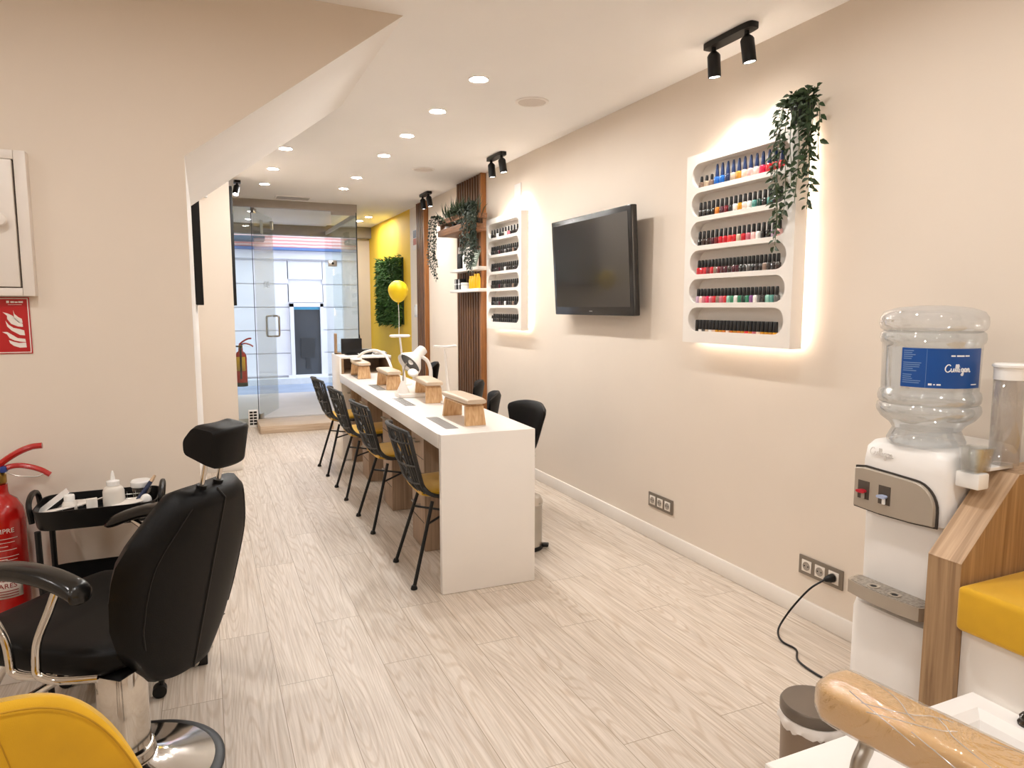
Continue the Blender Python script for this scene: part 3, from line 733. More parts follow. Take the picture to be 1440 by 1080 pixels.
MB().box(-.0075, -.0062, -.08, .08, .02, .11).build('dark_picture', mat('poster_navy', '#30314a', .5), t); MB().box(-.0075, -.0062, -.08, .08, -.06, .015).build('red_picture', mat('poster_red', '#a5543a', .5), t)
t = thing('light_switch', 'white light switch pair beside the narrow slat strip', 'switch', (XR, 8.2, 1.31))
MB().box(-.01, -.0005, -.06, .06, -.075, .075, .003).build('plate', M_gloss, t); MB().box(-.015, -.0102, -.04, -.003, -.05, .05, .002).build('rocker', M_gloss, t); MB().box(-.015, -.0102, .003, .04, -.05, .05, .002).build('rocker', M_gloss, t)
# ------------------------------------------------------------------ the long white manicure table (slightly turned against the wall)
TA = -.032
TO = Vector((.972, 3.02, 0)); TR = Matrix.Rotation(TA, 4, 'Z')
def T(x, y, z=0.): return tuple(TO + (TR @ Vector((x, y, z))))
TW, TL, TZ = .482, 3.16, .77
t = thing('manicure_table', 'long white manicure table with panel ends and wooden drawer columns under it', 'table', tuple(TO), TA)
M_slot = mat('dark_slot', '#3a342f', .7)
MB().box(0, TW, 0.0365, TL, TZ - .07, TZ, .003).build('tabletop', M_lam, t)
MB().box(.004, TW, 0, .036, .001, TZ, .003).build('end_panel', M_lam, t)
MB().box(.004, TW, TL - .036, TL, .001, TZ - .0705, .003).build('end_panel', M_lam, t)
for k, y in enumerate((.60, 1.44, 2.28, 3.03)):
    p = MB().box(.08, TW - .08, y, y + (.28 if k < 3 else .09), .001, TZ - .0705, .002).build('drawer_column', M_ped, t)
    for z in (.16, .34, .52): MB().box(.0785, .0797, y + .01, y + .27 if k < 3 else y + .08, z, z + .004).build('drawer_gap', M_slot, p)
    for z in (.25, .43, .61): MB().tube([(.0795, y + (.09 if k < 3 else .02), z), (.055, y + (.09 if k < 3 else .02), z), (.055, y + (.19 if k < 3 else .07), z), (.0795, y + (.19 if k < 3 else .07), z)], .005, 8).build('pull', M_steel, p)
for k in range(4):
    y = .145 + .845 * k
    if k == 3: y -= .03
    g = MB()
    for j in range(7): g.box(.075 + j * .0095, .0795 + j * .0095, y, y + .38, TZ + .0002, TZ + .0012)
    g.build('extractor_grille', M_slot, t)
    MB().lathe([(.05, 0), (.055, .02), (.055, .06), (.05, .065)], seg=20).build('extractor_fan', M_gloss, t, M=Matrix.Translation((.18, y + .2, TZ - .136)))
# wrapped towel poking out under the near end
t = thing('nail_table_cloth', 'crumpled white cloth tucked under the table edge by its near end', 'cloth', T(.05, .12))
g = MB(); rr = random.Random(2)
def clothf(u, v): return Vector((.02 + .12 * v + .01 * math.sin(u * 17 + v * 5), .02 + .34 * u, TZ - .081 - .03 * math.sin(u * PI) * (.6 + .4 * math.sin(v * 9 + u * 7))))
g.grid(clothf, 24, 10).build('cloth', mat('pale_grey_cloth', '#c9c4bf', .8), t, solid=.003)

# reception counter at the far end
t = thing('reception_counter', 'raised white counter with an open wooden cubby at the far end of the table', 'counter', T(0, TL + .001), TA)
M_ctop = M_lam
MB().box(.0, .016, 0, .50, .001, .925, .002).build('side_panel', M_lam, t)
MB().box(.0165, .46, 0, .50, .905, .925, .002).build('top', M_lam, t)
MB().box(.0165, .46, .48, .4995, .001, .9045).build('back_panel', M_ped, t)
MB().box(.444, .46, 0, .4795, .001, .9045).build('side_panel', M_ped, t)
MB().box(.0168, .036, 0, .4795, .772, .9045).build('cubby_side', M_oak, t)
MB().box(.0365, .4435, 0, .4795, .752, .771).build('cubby_shelf', M_oakx, t)
for x in (.09, .13, .17): pass
def onc(x, y): return T(x, TL + y, .9255)
b = thing('till_screen', 'black square till screen on the raised counter, seen from behind', 'screen', onc(.135, .17), .1)
MB().box(-.095, .095, -.012, .012, .012, .15, .006).build('monitor', M_blackp, b); MB().box(-.05, .05, -.04, .06, .0003, .0115, .003).build('foot', M_blackp, b)
b = thing('leaflet_holder', 'wooden leaflet holder with clear front on the raised counter', 'holder', onc(.055, .34), 0)
MB().box(-.045, -.03, -.04, .04, .0003, .19).box(-.045, .05, -.04, .04, .0003, .012).build('wood_back', M_oak, b); MB().box(.046, .049, -.04, .04, .0125, .15).build('clear_front', M_plexi, b)
b = thing('card_terminal', 'low black router with an upright antenna on the raised counter', 'router', onc(.27, .22), -.3)
MB().box(-.055, .06, -.06, .06, .0003, .05, .012).build('body', M_blackp, b)
MB().tube([(-.05, .05, .045), (-.052, .055, .10), (-.06, .06, .18)], [.012, .009, .005], 10).build('antenna', M_blackp, b)
b = thing('paper_tray', 'grey tray of papers beside the router on the raised counter', 'tray', onc(.39, .2), -.1)
MB().box(-.05, .06, -.09, .09, .0003, .02, .004).build('tray', M_grey if 'M_grey' in globals() else M_steel, b); MB().box(-.04, .05, -.07, .07, .0203, .026).build('papers', M_gloss, b)

# hand rests
def make_rest(label, loc, rz):
    t = thing('hand_rest', label, 'hand rest', loc, rz, 'padded hand rests on the table')
    M_leg = M_bamboo
    for s in (-1, 1):
        y0 = .185 * s - (.012 if s > 0 else -.012)
        l = MB(); l.loft([[Vector((x * w, y + dy, z)) for x, dy in ((-1, 0), (1, 0), (1, -.024 * s), (-1, -.024 * s))] for w, y, z in ((.053, .19 * s, 0.0006), (.047, .172 * s, .096))])
        lg = l.build('leg', M_leg, t)
    MB().box(-.046, .046, -.168, .168, .0962, .104, .002).build('pad_board', M_bamboo, t)
    p = MB(); L_ = []
    for k in range(9):
        f_ = -1 + 2 * k / 8; w = .056 * (1 - .10 * abs(f_) ** 6); hh = .017 * (1 - .35 * abs(f_) ** 8)
        L_.append(superloop((0, f_ * .205, .1215), (1, 0, 0), (0, 0, 1), w, hh, 4, 24))
    p.loft(L_); p.build('pad', mat('cream_vinyl', '#cdb8a0', .4, noise=.02), t)
    return t
r0 = make_rest('cream padded wooden hand rest nearest the white end panel', T(.235, .375, TZ), TA + .03)
dup(r0, T(.28, 1.235, TZ), TA - .06, 'cream padded wooden hand rest beside the dome desk lamp, second along the table')
dup(r0, T(.19, 2.01, TZ), TA + .0, 'cream padded wooden hand rest third along the table, under the ring lamp')
dup(r0, T(.13, 2.86, TZ), TA, 'cream padded wooden hand rest against the raised counter cubby')

# lamps on the table
M_lampw = mat('lamp_white', '#ece7e1', .3, noise=.01)
t = thing('desk_lamp', 'white gooseneck desk lamp with a tilted dome shade', 'desk lamp', T(.40, 1.60, TZ), TA)
MB().lathe([(.07, .0005), (.075, .004), (.072, .018), (.02, .026), (.001, .026)], seg=28).build('base', M_lampw, t)
neck = bez([(0, 0, .02), (0, 0, .10), (-.005, .0, .17), (-.03, .0, .225), (-.075, .01, .25), (-.115, .01, .235)], 8)
MB().tube(neck, .013, 10).build('gooseneck', M_lampw, t)
D = Vector((-.74, -.36, -.62)).normalized(); RM = D.to_track_quat('-Z', 'Y').to_matrix().to_4x4()
hc = Vector((-.115, .01, .235))
sh = MB(); sh.lathe([(.022, .11), (.036, .10), (.037, .03), (.05, .012), (.085, -.035), (.092, -.06), (.089, -.06), (.082, -.035), (.048, .008), (.03, .02), (.001, .022)], c=hc, seg=28, M=RM)
so = sh.build('dome_shade', M_lampw, t)
MB().lathe([(.0815, -.036), (.0475, .006), (.0295, .018), (.001, .0195)], c=hc, seg=28, M=RM).build('reflector', mat('reflector_unlit_grey', '#3b3835', .4), so)  # dark grey paints in the shade inside the unlit dome
MB().ball(hc + D * .03, .022).build('bulb', M_gloss, t)
t = thing('desk_lamp', 'white arched table lamp bending over the rest by the counter', 'desk lamp', T(.30, 2.33, TZ), TA)
MB().lathe([(.055, .0005), (.06, .004), (.055, .014), (.001, .016)], seg=24).build('base', M_lampw, t)
MB().tube(bez([(0, 0, .012), (-.005, .05, .10), (-.03, .16, .20), (-.08, .30, .235), (-.15, .42, .215), (-.2, .48, .17)], 8), [.011] * 41, 10).build('arched_neck', M_lampw, t)
MB().ball((-.21, .49, .155), .05, .07, .014).build('lamp_head', M_lampw, t)
def slim(name, label, loc, lean, hgt, hr, oval, rz=TA):
    t = thing(name, label, 'nail lamp', loc, rz)
    MB().lathe([(.05, .0005), (.055, .004), (.052, .014), (.001, .016)], seg=28).build('base', M_lampw, t)
    MB().tube([(0, 0, .014), (lean[0] * .5, lean[1] * .5, hgt * .5), (lean[0], lean[1], hgt)], [.011, .008, .007], 10).build('stem', M_lampw, t)
    if oval == 'ring':
        q = MB(); q.tube([(lean[0] + hr * math.cos(a), lean[1] + hr * math.sin(a), hgt + .012) for a in [2 * PI * k / 28 for k in range(28)]], .009, 8, closed=True)
        q.tube([(lean[0] - hr, lean[1], hgt + .012), (lean[0] + hr, lean[1], hgt + .012)], .006, 8); q.build('ring_head', M_lampw, t)
    else:
        MB().loft([superloop((lean[0] + s * hr, lean[1], hgt + .012 + .006 * abs(s)), (0, 1, 0), (0, 0, 1), .02, .007, 3, 16) for s in (-1, -.6, -.2, .2, .6, 1)]).build('bar_head', M_lampw, t)
    return t
slim('led_lamp', 'slim white table lamp with a T shaped bar head', T(.355, 1.02, TZ), (-.025, 0, 0), .335, .07, 'bar')
ringlamp = slim('led_lamp', 'slim white table lamp with a flat ring head under the balloon', T(.335, 2.10, TZ), (-.03, .02, 0), .36, .07, 'ring')
t = thing('dust_collector', 'white nail table lamp with a cone foot on a flat slab', 'nail lamp', T(.175, 1.42, TZ), TA)
MB().box(-.055, .135, -.075, .075, .0005, .026, .004).build('slab', M_lampw, t)
MB().lathe([(.045, .0263), (.036, .05), (.02, .085), (.012, .105), (.001, .106)], c=(-.015, 0, 0), seg=24).build('cone_foot', M_lampw, t)
MB().tube(bez([(-.015, 0, .10), (-.012, 0, .15), (.002, .0, .20), (.012, 0, .225)], 6), .004, 8).build('stem', M_steel, t)
MB().lathe([(.001, 0), (.034, 0), (.036, .006), (.03, .014), (.001, .018)], c=(.05, -.01, .155), seg=20, M=Matrix.Rotation(.7, 4, 'X')).build('lamp_head', M_lampw, t)
MB().tube([(.0, 0, .185), (.03, -.005, .165)], .003, 6).build('arm', M_steel, t)
# the balloon on its stick, tied to the ring lamp
bp = Vector(T(.298, 2.12, TZ + .377))
t = thing('balloon', 'yellow balloon floating above the ring lamp in front of the moss panel', 'balloon', tuple(bp))
prof = []
for k in range(25):
    a = PI * k / 24; rr_ = math.sin(a) * .083; z = -math.cos(a)
    zz_ = z * (.083 if z > 0 else .10); rr_ *= (1 - .12 * max(0, -z))
    prof.append((max(rr_ * .9, .003), .335 + zz_ * .9))
MB().lathe(prof, seg=32).build('skin', mat('yellow_balloon', '#efcb0c', .45, noise=.01), t)
MB().lathe([(.006, .233), (.004, .243), (.003, .246)], seg=12).build('knot', mat('yellow_balloon', '#f2c40d'), t)
MB().tube(bez([(0, 0, .234), (.004, .003, .16), (.002, -.002, .08), (0, 0, .0)], 8), .0022, 6).build('ribbon', M_gloss, t)

# ------------------------------------------------------------------ rattan chairs on the walkway side; local x points at the table
def rib(s):      # profile from top of the back to the front of the seat
    P = [Vector((-.285, 0, .785)), Vector((-.255, 0, .68)), Vector((-.215, 0, .56)), Vector((-.175, 0, .475)), Vector((-.11, 0, .425)), Vector((.02, 0, .42)), Vector((.20, 0, .435))]
    q = s * (len(P) - 1); i = min(int(q), len(P) - 2); Q = [P[max(i - 1, 0)], P[i], P[i + 1], P[min(i + 2, len(P) - 1)]]; f_ = q - i
    return .5 * (2 * Q[1] + (Q[2] - Q[0]) * f_ + (2 * Q[0] - 5 * Q[1] + 4 * Q[2] - Q[3]) * f_ ** 2 + (3 * Q[1] - Q[0] - 3 * Q[2] + Q[3]) * f_ ** 3)
def hw(s):       # half width along the profile
    return (.185 + .035 * math.sin(min(s, .5) / .5 * PI * .8)) if s < .5 else (.2050 + .02 * math.sin((s - .5) / .5 * PI))
def shellpt(s, w):    # w -1..1 ; sides curl up and forward
    p = rib(s); h = hw(s)
    back = max(0, 1 - s / .62)
    return Vector((p.x + .055 * back * w * w, h * w, p.z + (.035 * (1 - back)) * w * w + (-.02 * w * w if s < .05 else 0)))
M_rat = mat('black_rattan', '#171513', .5, noise=.2, nscale=60, bump=.3, bscale=300)
def make_rattan(label):
    t = thing('rattan_chair', label, 'chair', (0, 0, 0), 0, 'black rattan chairs along the table')
    N = 26
    rim = []
    for k in range(N + 1): rim.append(shellpt(k / N, -1))
    for k in range(1, 8): rim.append(shellpt(1, -1 + 2 * k / 8))
    for k in range(N, -1, -1): rim.append(shellpt(k / N, 1))
    for k in range(1, 8): rim.append(shellpt(0, 1 - 2 * k / 8))
    MB().tube(rim, .0105, 8, closed=True).build('rim', M_rat, t)
    wv = MB()
    for j, w in enumerate((-.84, -.70, 0.0, .70, .84)):
        wv.tube([shellpt(k / 20, w) for k in range(21)], .0064, 6)
    for c_ in (-.36, .36):          # two chains of oval loops with straight strands beside them
        for ph in (0, PI): wv.tube([shellpt(k / 60, c_ + .17 * math.sin(k / 60 * 9 * PI + ph)) for k in range(61)], .0064, 6)
        for d_ in (-.21, .21): wv.tube([shellpt(k / 20, c_ + d_) for k in range(21)], .0064, 6)
    for s in (.12, .28, .44, .58, .72, .86): wv.tube([shellpt(s, -1 + 2 * k / 14) + Vector((-.004, 0, -.003)) for k in range(15)], .0045, 6)
    wv.build('weave', M_rat, t)
    cu = MB(); lp = []
    for k in range(11):
        f_ = -1 + 2 * k / 10; e = (1 - abs(f_) ** 6 * .14)
        lp.append(superloop((.025 + f_ * .185, 0, .462 + .006 * f_), (0, 1, 0), (0, 0, 1), .185 * e, .026 * (1 - .5 * abs(f_) ** 8), 3.4, 28))
    cu.loft(lp); cu.build('seat_cushion', mat('olive_mustard_cushion', '#c0920f', .75, noise=.12, nscale=7, bump=.2, bscale=500, sheen=.3), t)
    for sx, sy in ((-1, -1), (-1, 1), (1, -1), (1, 1)):
        lg = MB(); top = Vector((-.10 if sx < 0 else .12, .13 * sy, .408)); ft = Vector((-.215 if sx < 0 else .21, .196 * sy, .006))
        lg.tube([top, ft], .009, 10); lo = lg.build('leg', M_black, t)
        MB().lathe([(.016, .0), (.017, .006), (.011, .02), (.001, .021)], c=(ft.x, ft.y, .0003), seg=14).build('foot_cap', M_blackp, lo)
    br = MB(); z = .30
    def at(sx, sy, z): 
        f_ = (z - .006) / .402; return Vector(((-.215 if sx < 0 else .21) * (1 - f_) + (-.10 if sx < 0 else .12) * f_, sy * (.196 * (1 - f_) + .13 * f_), z))
    br.tube([at(-1, -1, z), at(1, 1, z)], .006, 8); br.tube([at(-1, 1, z + .013), at(1, -1, z + .013)], .006, 8)
    br.build('cross_brace', M_black, t)
    return t
ch = make_rattan('black rattan chair with yellow cushion nearest the white end panel of the table')
ch.location = (1.093, 3.332, 0); ch.rotation_euler = (0, 0, -.03)
dup(ch, (1.085, 4.245, 0), .02, 'black rattan chair with yellow cushion, second from the end panel')
dup(ch, (1.078, 5.04, 0), 0.0, 'black rattan chair with yellow cushion, third from the end panel')
dup(ch, (1.068, 5.81, 0), 0.02, 'black rattan chair with yellow cushion, farthest, nearest the glass door')

# ------------------------------------------------------------------ black swivel chairs on the wall side; local x is the way the sitter faces
def make_stool(label):
    t = thing('swivel_chair', label, 'chair', (0, 0, 0), 0, 'black swivel chairs behind the table')
    s = MB(); lp = []
    for k in range(9):
        f_ = -1 + 2 * k / 8; lp.append(superloop((f_ * .19 + .01, 0, .435), (0, 1, 0), (0, 0, 1), .185 * (1 - .25 * abs(f_) ** 5), .04 * (1 - .5 * abs(f_) ** 7), 3.2, 28))
    s.loft(lp); s.build('seat', M_leather, t)
    def bk(off):
        def fn(u, v):
            w = -1 + 2 * u; half = (.115 + .125 * v ** .8) * (1 - .10 * max(0, v - .86) / .14)
            z = .46 + .30 * v - .035 * (abs(w) ** 3) * (v ** 4)
            return Vector((-.205 - .055 * v + .065 * w * w * (.4 + .6 * v) + off, half * w, z))
        return fn
    b = MB()
    F, B = bk(.022), bk(-.022); nu, nv = 18, 12; loops = []
    for j in range(nv + 1):
        v = j / nv; k_ = .35 if j in (0, nv) else 1
        A = [bk(.024 * k_ * (1 - abs(-1 + 2 * i / nu) ** 6 * .7))(i / nu, v) for i in range(nu + 1)]
        Bk = [bk(-.024 * k_ * (1 - abs(-1 + 2 * i / nu) ** 6 * .7))(i / nu, v) for i in range(nu, -1, -1)]
        loops.append(A + Bk)
    b.loft(loops); b.build('backrest', M_leather, t)
    MB().tube([(-.20, 0, .49), (-.25, 0, .43), (-.2, 0, .385), (-.02, 0, .38)], .014, 8).build('back_bracket', M_black, t)
    MB().cyl((0, 0, .07), (0, 0, .395), .024).build('column', M_chrome, t)
    for k in range(5):
        a = 2 * PI * k / 5 + .3; d = Vector((math.cos(a), math.sin(a), 0))
        l = MB().tube([Vector((0, 0, .09)), d * .21 + Vector((0, 0, .065))], [.022, .013], 8).build('leg', M_chrome, t)
        n_ = Vector((-d.y, d.x, 0)); c_ = d * .21 + Vector((0, 0, .0262)); MB().cyl(c_ - n_ * .018, c_ + n_ * .018, .026, seg=16).build('caster', M_blackp, l)
    return t
st_ = make_stool('black leather swivel chair behind the table nearest the white end panel, broad back in view')
st_.location = (1.66, 3.95, 0); st_.rotation_euler = (0, 0, PI + .1)
dup(st_, (1.655, 4.62, 0), PI - .36, 'black leather swivel chair behind the table, second from the end panel, seen edge on')
dup(st_, (1.83, 5.38, 0), PI - .38, 'black leather swivel chair behind the table, third from the end panel, seen edge on')
q = dup(st_, (1.78, 6.42, 0), PI - .25, 'black leather swivel chair behind the table, farthest, beside the dome lamp'); q.scale = (1, 1, 1.1)

t = thing('pedal_bin', 'chrome pedal bin standing behind the end panel of the table', 'bin', (1.615, 3.46, 0), -.55)
MB().lathe([(.095, .001), (.096, .02), (.094, .03), (.094, .26)], seg=36).build('body', M_steel, t)
MB().lathe([(.097, .0005), (.100, .004), (.100, .022), (.0965, .024)], seg=36).build('foot_ring', M_blackp, t)
MB().lathe([(.098, .261), (.098, .275), (.085, .30), (.05, .312), (.001, .315)], seg=36).build('lid', M_chrome, t)
pd = MB(); pd.box(.095, .132, -.02, .02, .012, .03, .006); pd.build('pedal', M_blackp, t)
# ------------------------------------------------------------------ left wall: cupboard, sign, mirrors, extinguishers
struct(MB().box(-3.2, -.027, 2.910, 2.9235, .0005, .083, .002).build('baseboard_left', M_skirt))
struct(MB().box(-.0395, -.026, 2.9103, 4.33, .0005, .083, .002).build('baseboard_jamb', M_skirt))
t = thing('meter_cupboard', 'white wall cupboard with a round knob above the fire sign', 'cupboard', (-.80, 2.924, 1.64))
M_cab = mat('cupboard_white', '#e6ddd4', .4, noise=.01)
fr = MB(); fr.box(-.27, -.235, -.045, -.0005, -.243, .245, .002).box(.235, .27, -.045, -.0005, -.243, .245, .002).box(-.2345, .2345, -.045, -.0005, .215, .245, .002).box(-.2345, .2345, -.045, -.0005, -.243, -.215, .002)
fr.build('frame', M_cab, t); MB().box(-.2345, .2345, -.02, -.0005, -.2145, .2145).build('back_board', mat('cupboard_gap', '#6f6257', .7), t)
d = MB().box(-.232, .2295, -.052, -.0215, -.212, .2125, .003).build('door', M_cab, t)
MB().lathe([(.010, 0), (.012, .012), (.021, .02), (.023, .027), (.019, .033), (.001, .035)], seg=24, M=Matrix.Rotation(PI / 2, 4, 'X')).build('knob', M_cab, d, M=Matrix.Translation((.190, -.0522, .01)))
# fire sign
t = thing('fire_sign', 'red fire equipment sign with white flames on the beige wall', 'sign', (-.66, 2.9238, 1.295))
MB().box(-.10, .102, -.004, -.0003, -.098, .098).build('plate', mat('sign_red', '#b51a1c', .4, noise=.02), t)
w_ = MB()
w_.box(-.097, .099, -.0048, -.0041, .092, .095).box(-.097, .099, -.0048, -.0041, -.095, -.092).box(.096, .099, -.0048, -.0041, -.0919, .0919).box(-.097, -.094, -.0048, -.0041, -.0919, .0919)
def fl(p): return ((p[0] - 125) * .00073 + .094, (880 - p[1]) * .00078)
for P in ([(70, 812), (74, 828), (88, 842), (102, 850), (104, 868), (88, 866), (72, 848)], [(28, 820), (48, 826), (66, 836), (84, 858), (104, 872), (104, 886), (84, 884), (58, 872), (44, 850), (44, 836)],
          [(36, 858), (48, 876), (66, 890), (92, 896), (108, 902), (110, 924), (90, 922), (58, 902), (42, 884)], [(20, 908), (40, 908), (58, 920), (80, 936), (110, 940), (112, 954), (90, 952), (66, 946), (48, 936), (38, 918)],
          [(44, 944), (62, 952), (84, 958), (112, 956), (113, 978), (86, 979), (62, 970), (48, 958)]):
    w_.prism([fl(p) for p in P], 'y', -.0048, -.0041)
w_.box(.036, .044, -.0048, -.0041, .078, .086)
w_.box(.048, .058, -.0048, -.0041, .0785, .0845).box(.060, .0685, -.0048, -.0041, .0785, .0835).box(.0705, .084, -.0048, -.0041, .0785, .0845)
w_.box(.040, .080, -.0048, -.0041, .072, .0732)
# hand shape in the part of the sign that the frame cuts
w_.prism([(-.085, -.09), (-.03, -.09), (-.02, -.03), (-.03, .02), (-.045, .045), (-.06, .03), (-.075, -.02)], 'y', -.0048, -.0041)
w_.build('white_print', mat('sign_white', '#e8e0d8', .4), t)
M_mir = mat('mirror_glass', '#bdb9b3', .03, metal=1.)
def wallmirror(x, y0, y1, z0, z1, label, D_=.062):
    t = thing('wall_mirror', label, 'mirror', (x, (y0 + y1) / 2, z0)); h_ = (y1 - y0) / 2; hh = z1 - z0
    f_ = MB(); f_.box(.0005, D_, -h_, -h_ + .03, 0, hh, .003).box(.0005, D_, h_ - .03, h_, 0, hh, .003).box(.0005, D_, -h_ + .0305, h_ - .0305, 0, .03, .003).box(.0005, D_, -h_ + .0305, h_ - .0305, hh - .03, hh, .003); f_.build('frame', M_black, t)
    MB().box(.005, .04, -h_ + .031, h_ - .031, .031, hh - .031).build('glass', M_mir, t)
wallmirror(-.04, 4.45, 5.7, 1.372, 2.3, 'black framed mirror edge on in the white passage under the slope', .044)
wallmirror(.228, 7.05, 8.2, 1.372, 2.47, 'black framed mirror edge on beside the single ceiling spotlight')
t = thing('alarm_sensor', 'small white alarm sensor high on the wall pier', 'sensor', (.05, 6.13, 2.27)); MB().box(-.018, .018, -.035, -.0005, -.05, .03, .006).build('housing', M_gloss, t); MB().box(-.008, .010, -.0362, -.0352, -.035, -.022).build('lens', M_black, t)

M_brass = mat('brass', '#b08d4a', .3, metal=1.)
def extinguisher(loc, label, scale=1., rz=0., far=False):
    t = thing('fire_extinguisher', label, 'fire extinguisher', loc, rz); t.scale = (scale,) * 3
    MB().lathe([(.055, .0005), (.066, .012), (.072, .03), (.072, .36), (.066, .40), (.05, .432), (.030, .448), (.027, .46), (.027, .486), (.001, .487)], seg=40).build('cylinder', M_red if not far else [M_red], t)
    if far: MB().lathe([(.0735, .0), (.0735, .05)], seg=32, cap=True).build('base_cup', mat('dark_green_band', '#1d2a22', .5), t)
    MB().lathe([(.022, .4875), (.026, .492), (.026, .518), (.018, .528), (.001, .528)], seg=20).build('valve', M_brass, t)
    MB().cyl((.0, -.026, .507), (.0, -.034, .507), .012).build('gauge', M_blackp, t)
    MB().box(.012, .03, -.016, .016, .527, .548, .003).build('safety_clip', mat('blue_clip', '#2a3f86', .4), t)
    h1 = MB(); h1.tube(bez([(-.015, 0, .53), (.02, 0, .563), (.06, 0, .59), (.10, 0, .607), (.135, 0, .61)], 6), [.013] + [.0105] * 24, 8); h1.build('upper_lever', M_red, t)
    h2 = MB(); h2.tube(bez([(.0, 0, .533), (.05, 0, .546), (.09, 0, .54), (.125, 0, .525), (.152, 0, .505)], 6), [.011] + [.0095] * 24, 8); h2.build('carry_handle', M_red, t)
    MB().tube(bez([(.02, -.012, .532), (.06, -.02, .515), (.11, -.012, .505), (.135, -.004, .512)], 6), .0022, 6).build('seal_wire', M_steel, t)
    MB().tube(bez([(-.02, 0, .51), (-.08, 0, .505), (-.105, -.01, .44), (-.098, -.02, .3), (-.085, -.02, .15)], 8), .010, 10).build('hose', M_blackp, t)
    def wrap(v): a = v.x / .0726; return Vector((math.sin(a) * (.0728 + v.z), -math.cos(a) * (.0728 + v.z), v.y))
    g = MB()
    if not far:
        for s, z, sz in (('EMPRE', .337, .022),):
            add_text(g, s, sz, lambda v, z=z: wrap(Vector((v.x + .02, v.y + z, v.z))))
        for k, (a, b_) in enumerate([(-.05, .06), (-.045, .05), (-.05, .03), (-.04, .055), (-.05, .06), (-.03, .055), (-.05, .04)]):
            z = .312 - k * .013 if k < 4 else .25 - (k - 4) * .012
            g.grid(lambda u, v, a=a, b_=b_, z=z: wrap(Vector((a + (b_ - a) * u, z - .002 * v, .0006))), 10, 1)
        for a, b_, z, hgt in ((.0, .026, .242, .003), (.0, .026, .214, .003), (.0, .003, .242, .03), (.023, .026, .242, .03), (.008, .018, .234, .012)):
            g.grid(lambda u, v, a=a, b_=b_, z=z, hgt=hgt: wrap(Vector((a + (b_ - a) * u, z - hgt * v, .0007))), 3, 1)
        g.build('white_print', mat('extinguisher_white', '#e0d3c8', .5), t)
        q = MB(); q.grid(lambda u, v: wrap(Vector((-.075 + .14 * u, .105 + .085 * v, .0005))), 16, 2); q.build('label', mat('extinguisher_white', '#e0d3c8'), t, solid=.0004)
        q = MB()
        for s, z in (('SOLADAS', .172), ('LUGARES', .148)): add_text(q, s, .0235, lambda v, z=z: wrap(Vector((v.x - .002, v.y + z, v.z + .0012))))
        for k in range(3): q.grid(lambda u, v, k=k: wrap(Vector((-.02 + .07 * u, .132 - k * .009 - .003 * v, .0014))), 8, 1)
        q.build('label_print', mat('label_red', '#8d1512', .5), t)
    else:
        q = MB(); q.grid(lambda u, v: wrap(Vector((-.06 + .12 * u, .20 + .18 * v, .0006))), 14, 2); q.build('label', mat('yellow_label', '#d9a925', .5), t, solid=.0004)
        MB().tube(bez([(.0, -.03, .51), (.006, -.088, .47), (.004, -.088, .3), (.0, -.088, .1)], 8), .012, 8).build('front_hose', M_blackp, t)
    MB().box(-.03, .03, .0735, .0995 if not far else .09, .2, .4, .003).build('wall_bracket', M_black, t)
    return t
extinguisher((-.668, 2.823, .272), 'large red fire extinguisher with white lettering beside the black trolley')
extinguisher((.375, 8.72, .43), 'small red fire extinguisher with a yellow label behind the shopfront glass', .92, -.1, True)

# ------------------------------------------------------------------ black trolley and the things on it
t = thing('salon_trolley', 'black three tier salon trolley on casters against the beige wall', 'trolley', (-.355, 2.705, 0))
def tray(z, h_):
    m = MB(); w, d = .183, .128
    o = [superloop((0, 0, zz), (1, 0, 0), (0, 1, 0), w * s, d * s, 6, 36) for zz, s in ((z, .93), (z + .008, .955), (z + h_, 1), (z + h_, .975), (z + .012, .935))]
    m.loft(o); return m
for z, h_ in ((.640, .065), (.375, .075), (.135, .075)): tray(z, h_).build('tray', M_blackp, t)
for sx in (-1, 1):
    for sy in (-1, 1):
        lg = MB(); lg.tube([(sx * .162, sy * .104, .055), (sx * .166, sy * .108, .64)], .0095, 8).build('leg', M_black, t)
        c = MB(); c.tube([(sx * .162, sy * .104, .06), (sx * .162, sy * .104, .045), (sx * .155, sy * .104, .036)], .009, 8); c.cyl((sx * .155, sy * .104 - .016, .0235), (sx * .155, sy * .104 + .016, .0235), .023, seg=18); c.build('caster', M_blackp, t)
    hb = MB(); hb.tube(bez([(sx * .186, -.075, .66), (sx * .192, -.07, .722), (sx * .193, 0, .742), (sx * .192, .07, .722), (sx * .186, .075, .66)], 6), .009, 8); hb.build('handle', M_blackp, t)
TZ0 = .6525
def titem(x, y): return (x - .008, y + .03, TZ0)
M_paper = mat('white_card', '#e4ddd5', .6)
t = thing('squeeze_bottle', 'translucent white squeeze bottle with a pointed nozzle on the trolley', 'bottle', titem(-.30, 2.625))
MB().lathe([(.030, .0005), (.033, .004), (.033, .085), (.028, .098), (.018, .105)], seg=24).build('body', mat('milky_plastic', '#dcd6cd', .35), t)
MB().lathe([(.020, .1052), (.020, .12), (.008, .124), (.005, .145), (.0025, .155), (.001, .155)], seg=18).build('nozzle', M_gloss, t)
t = thing('cream_tub', 'white round tub with a lid at the back of the trolley tray', 'jar', titem(-.222, 2.70)); MB().lathe([(.028, .0005), (.030, .01), (.030, .072), (.027, .076)], seg=24).build('body', M_plexi, t); MB().lathe([(.033, .0765), (.034, .08), (.034, .094), (.03, .099), (.001, .1)], seg=24).build('lid', M_gloss, t)
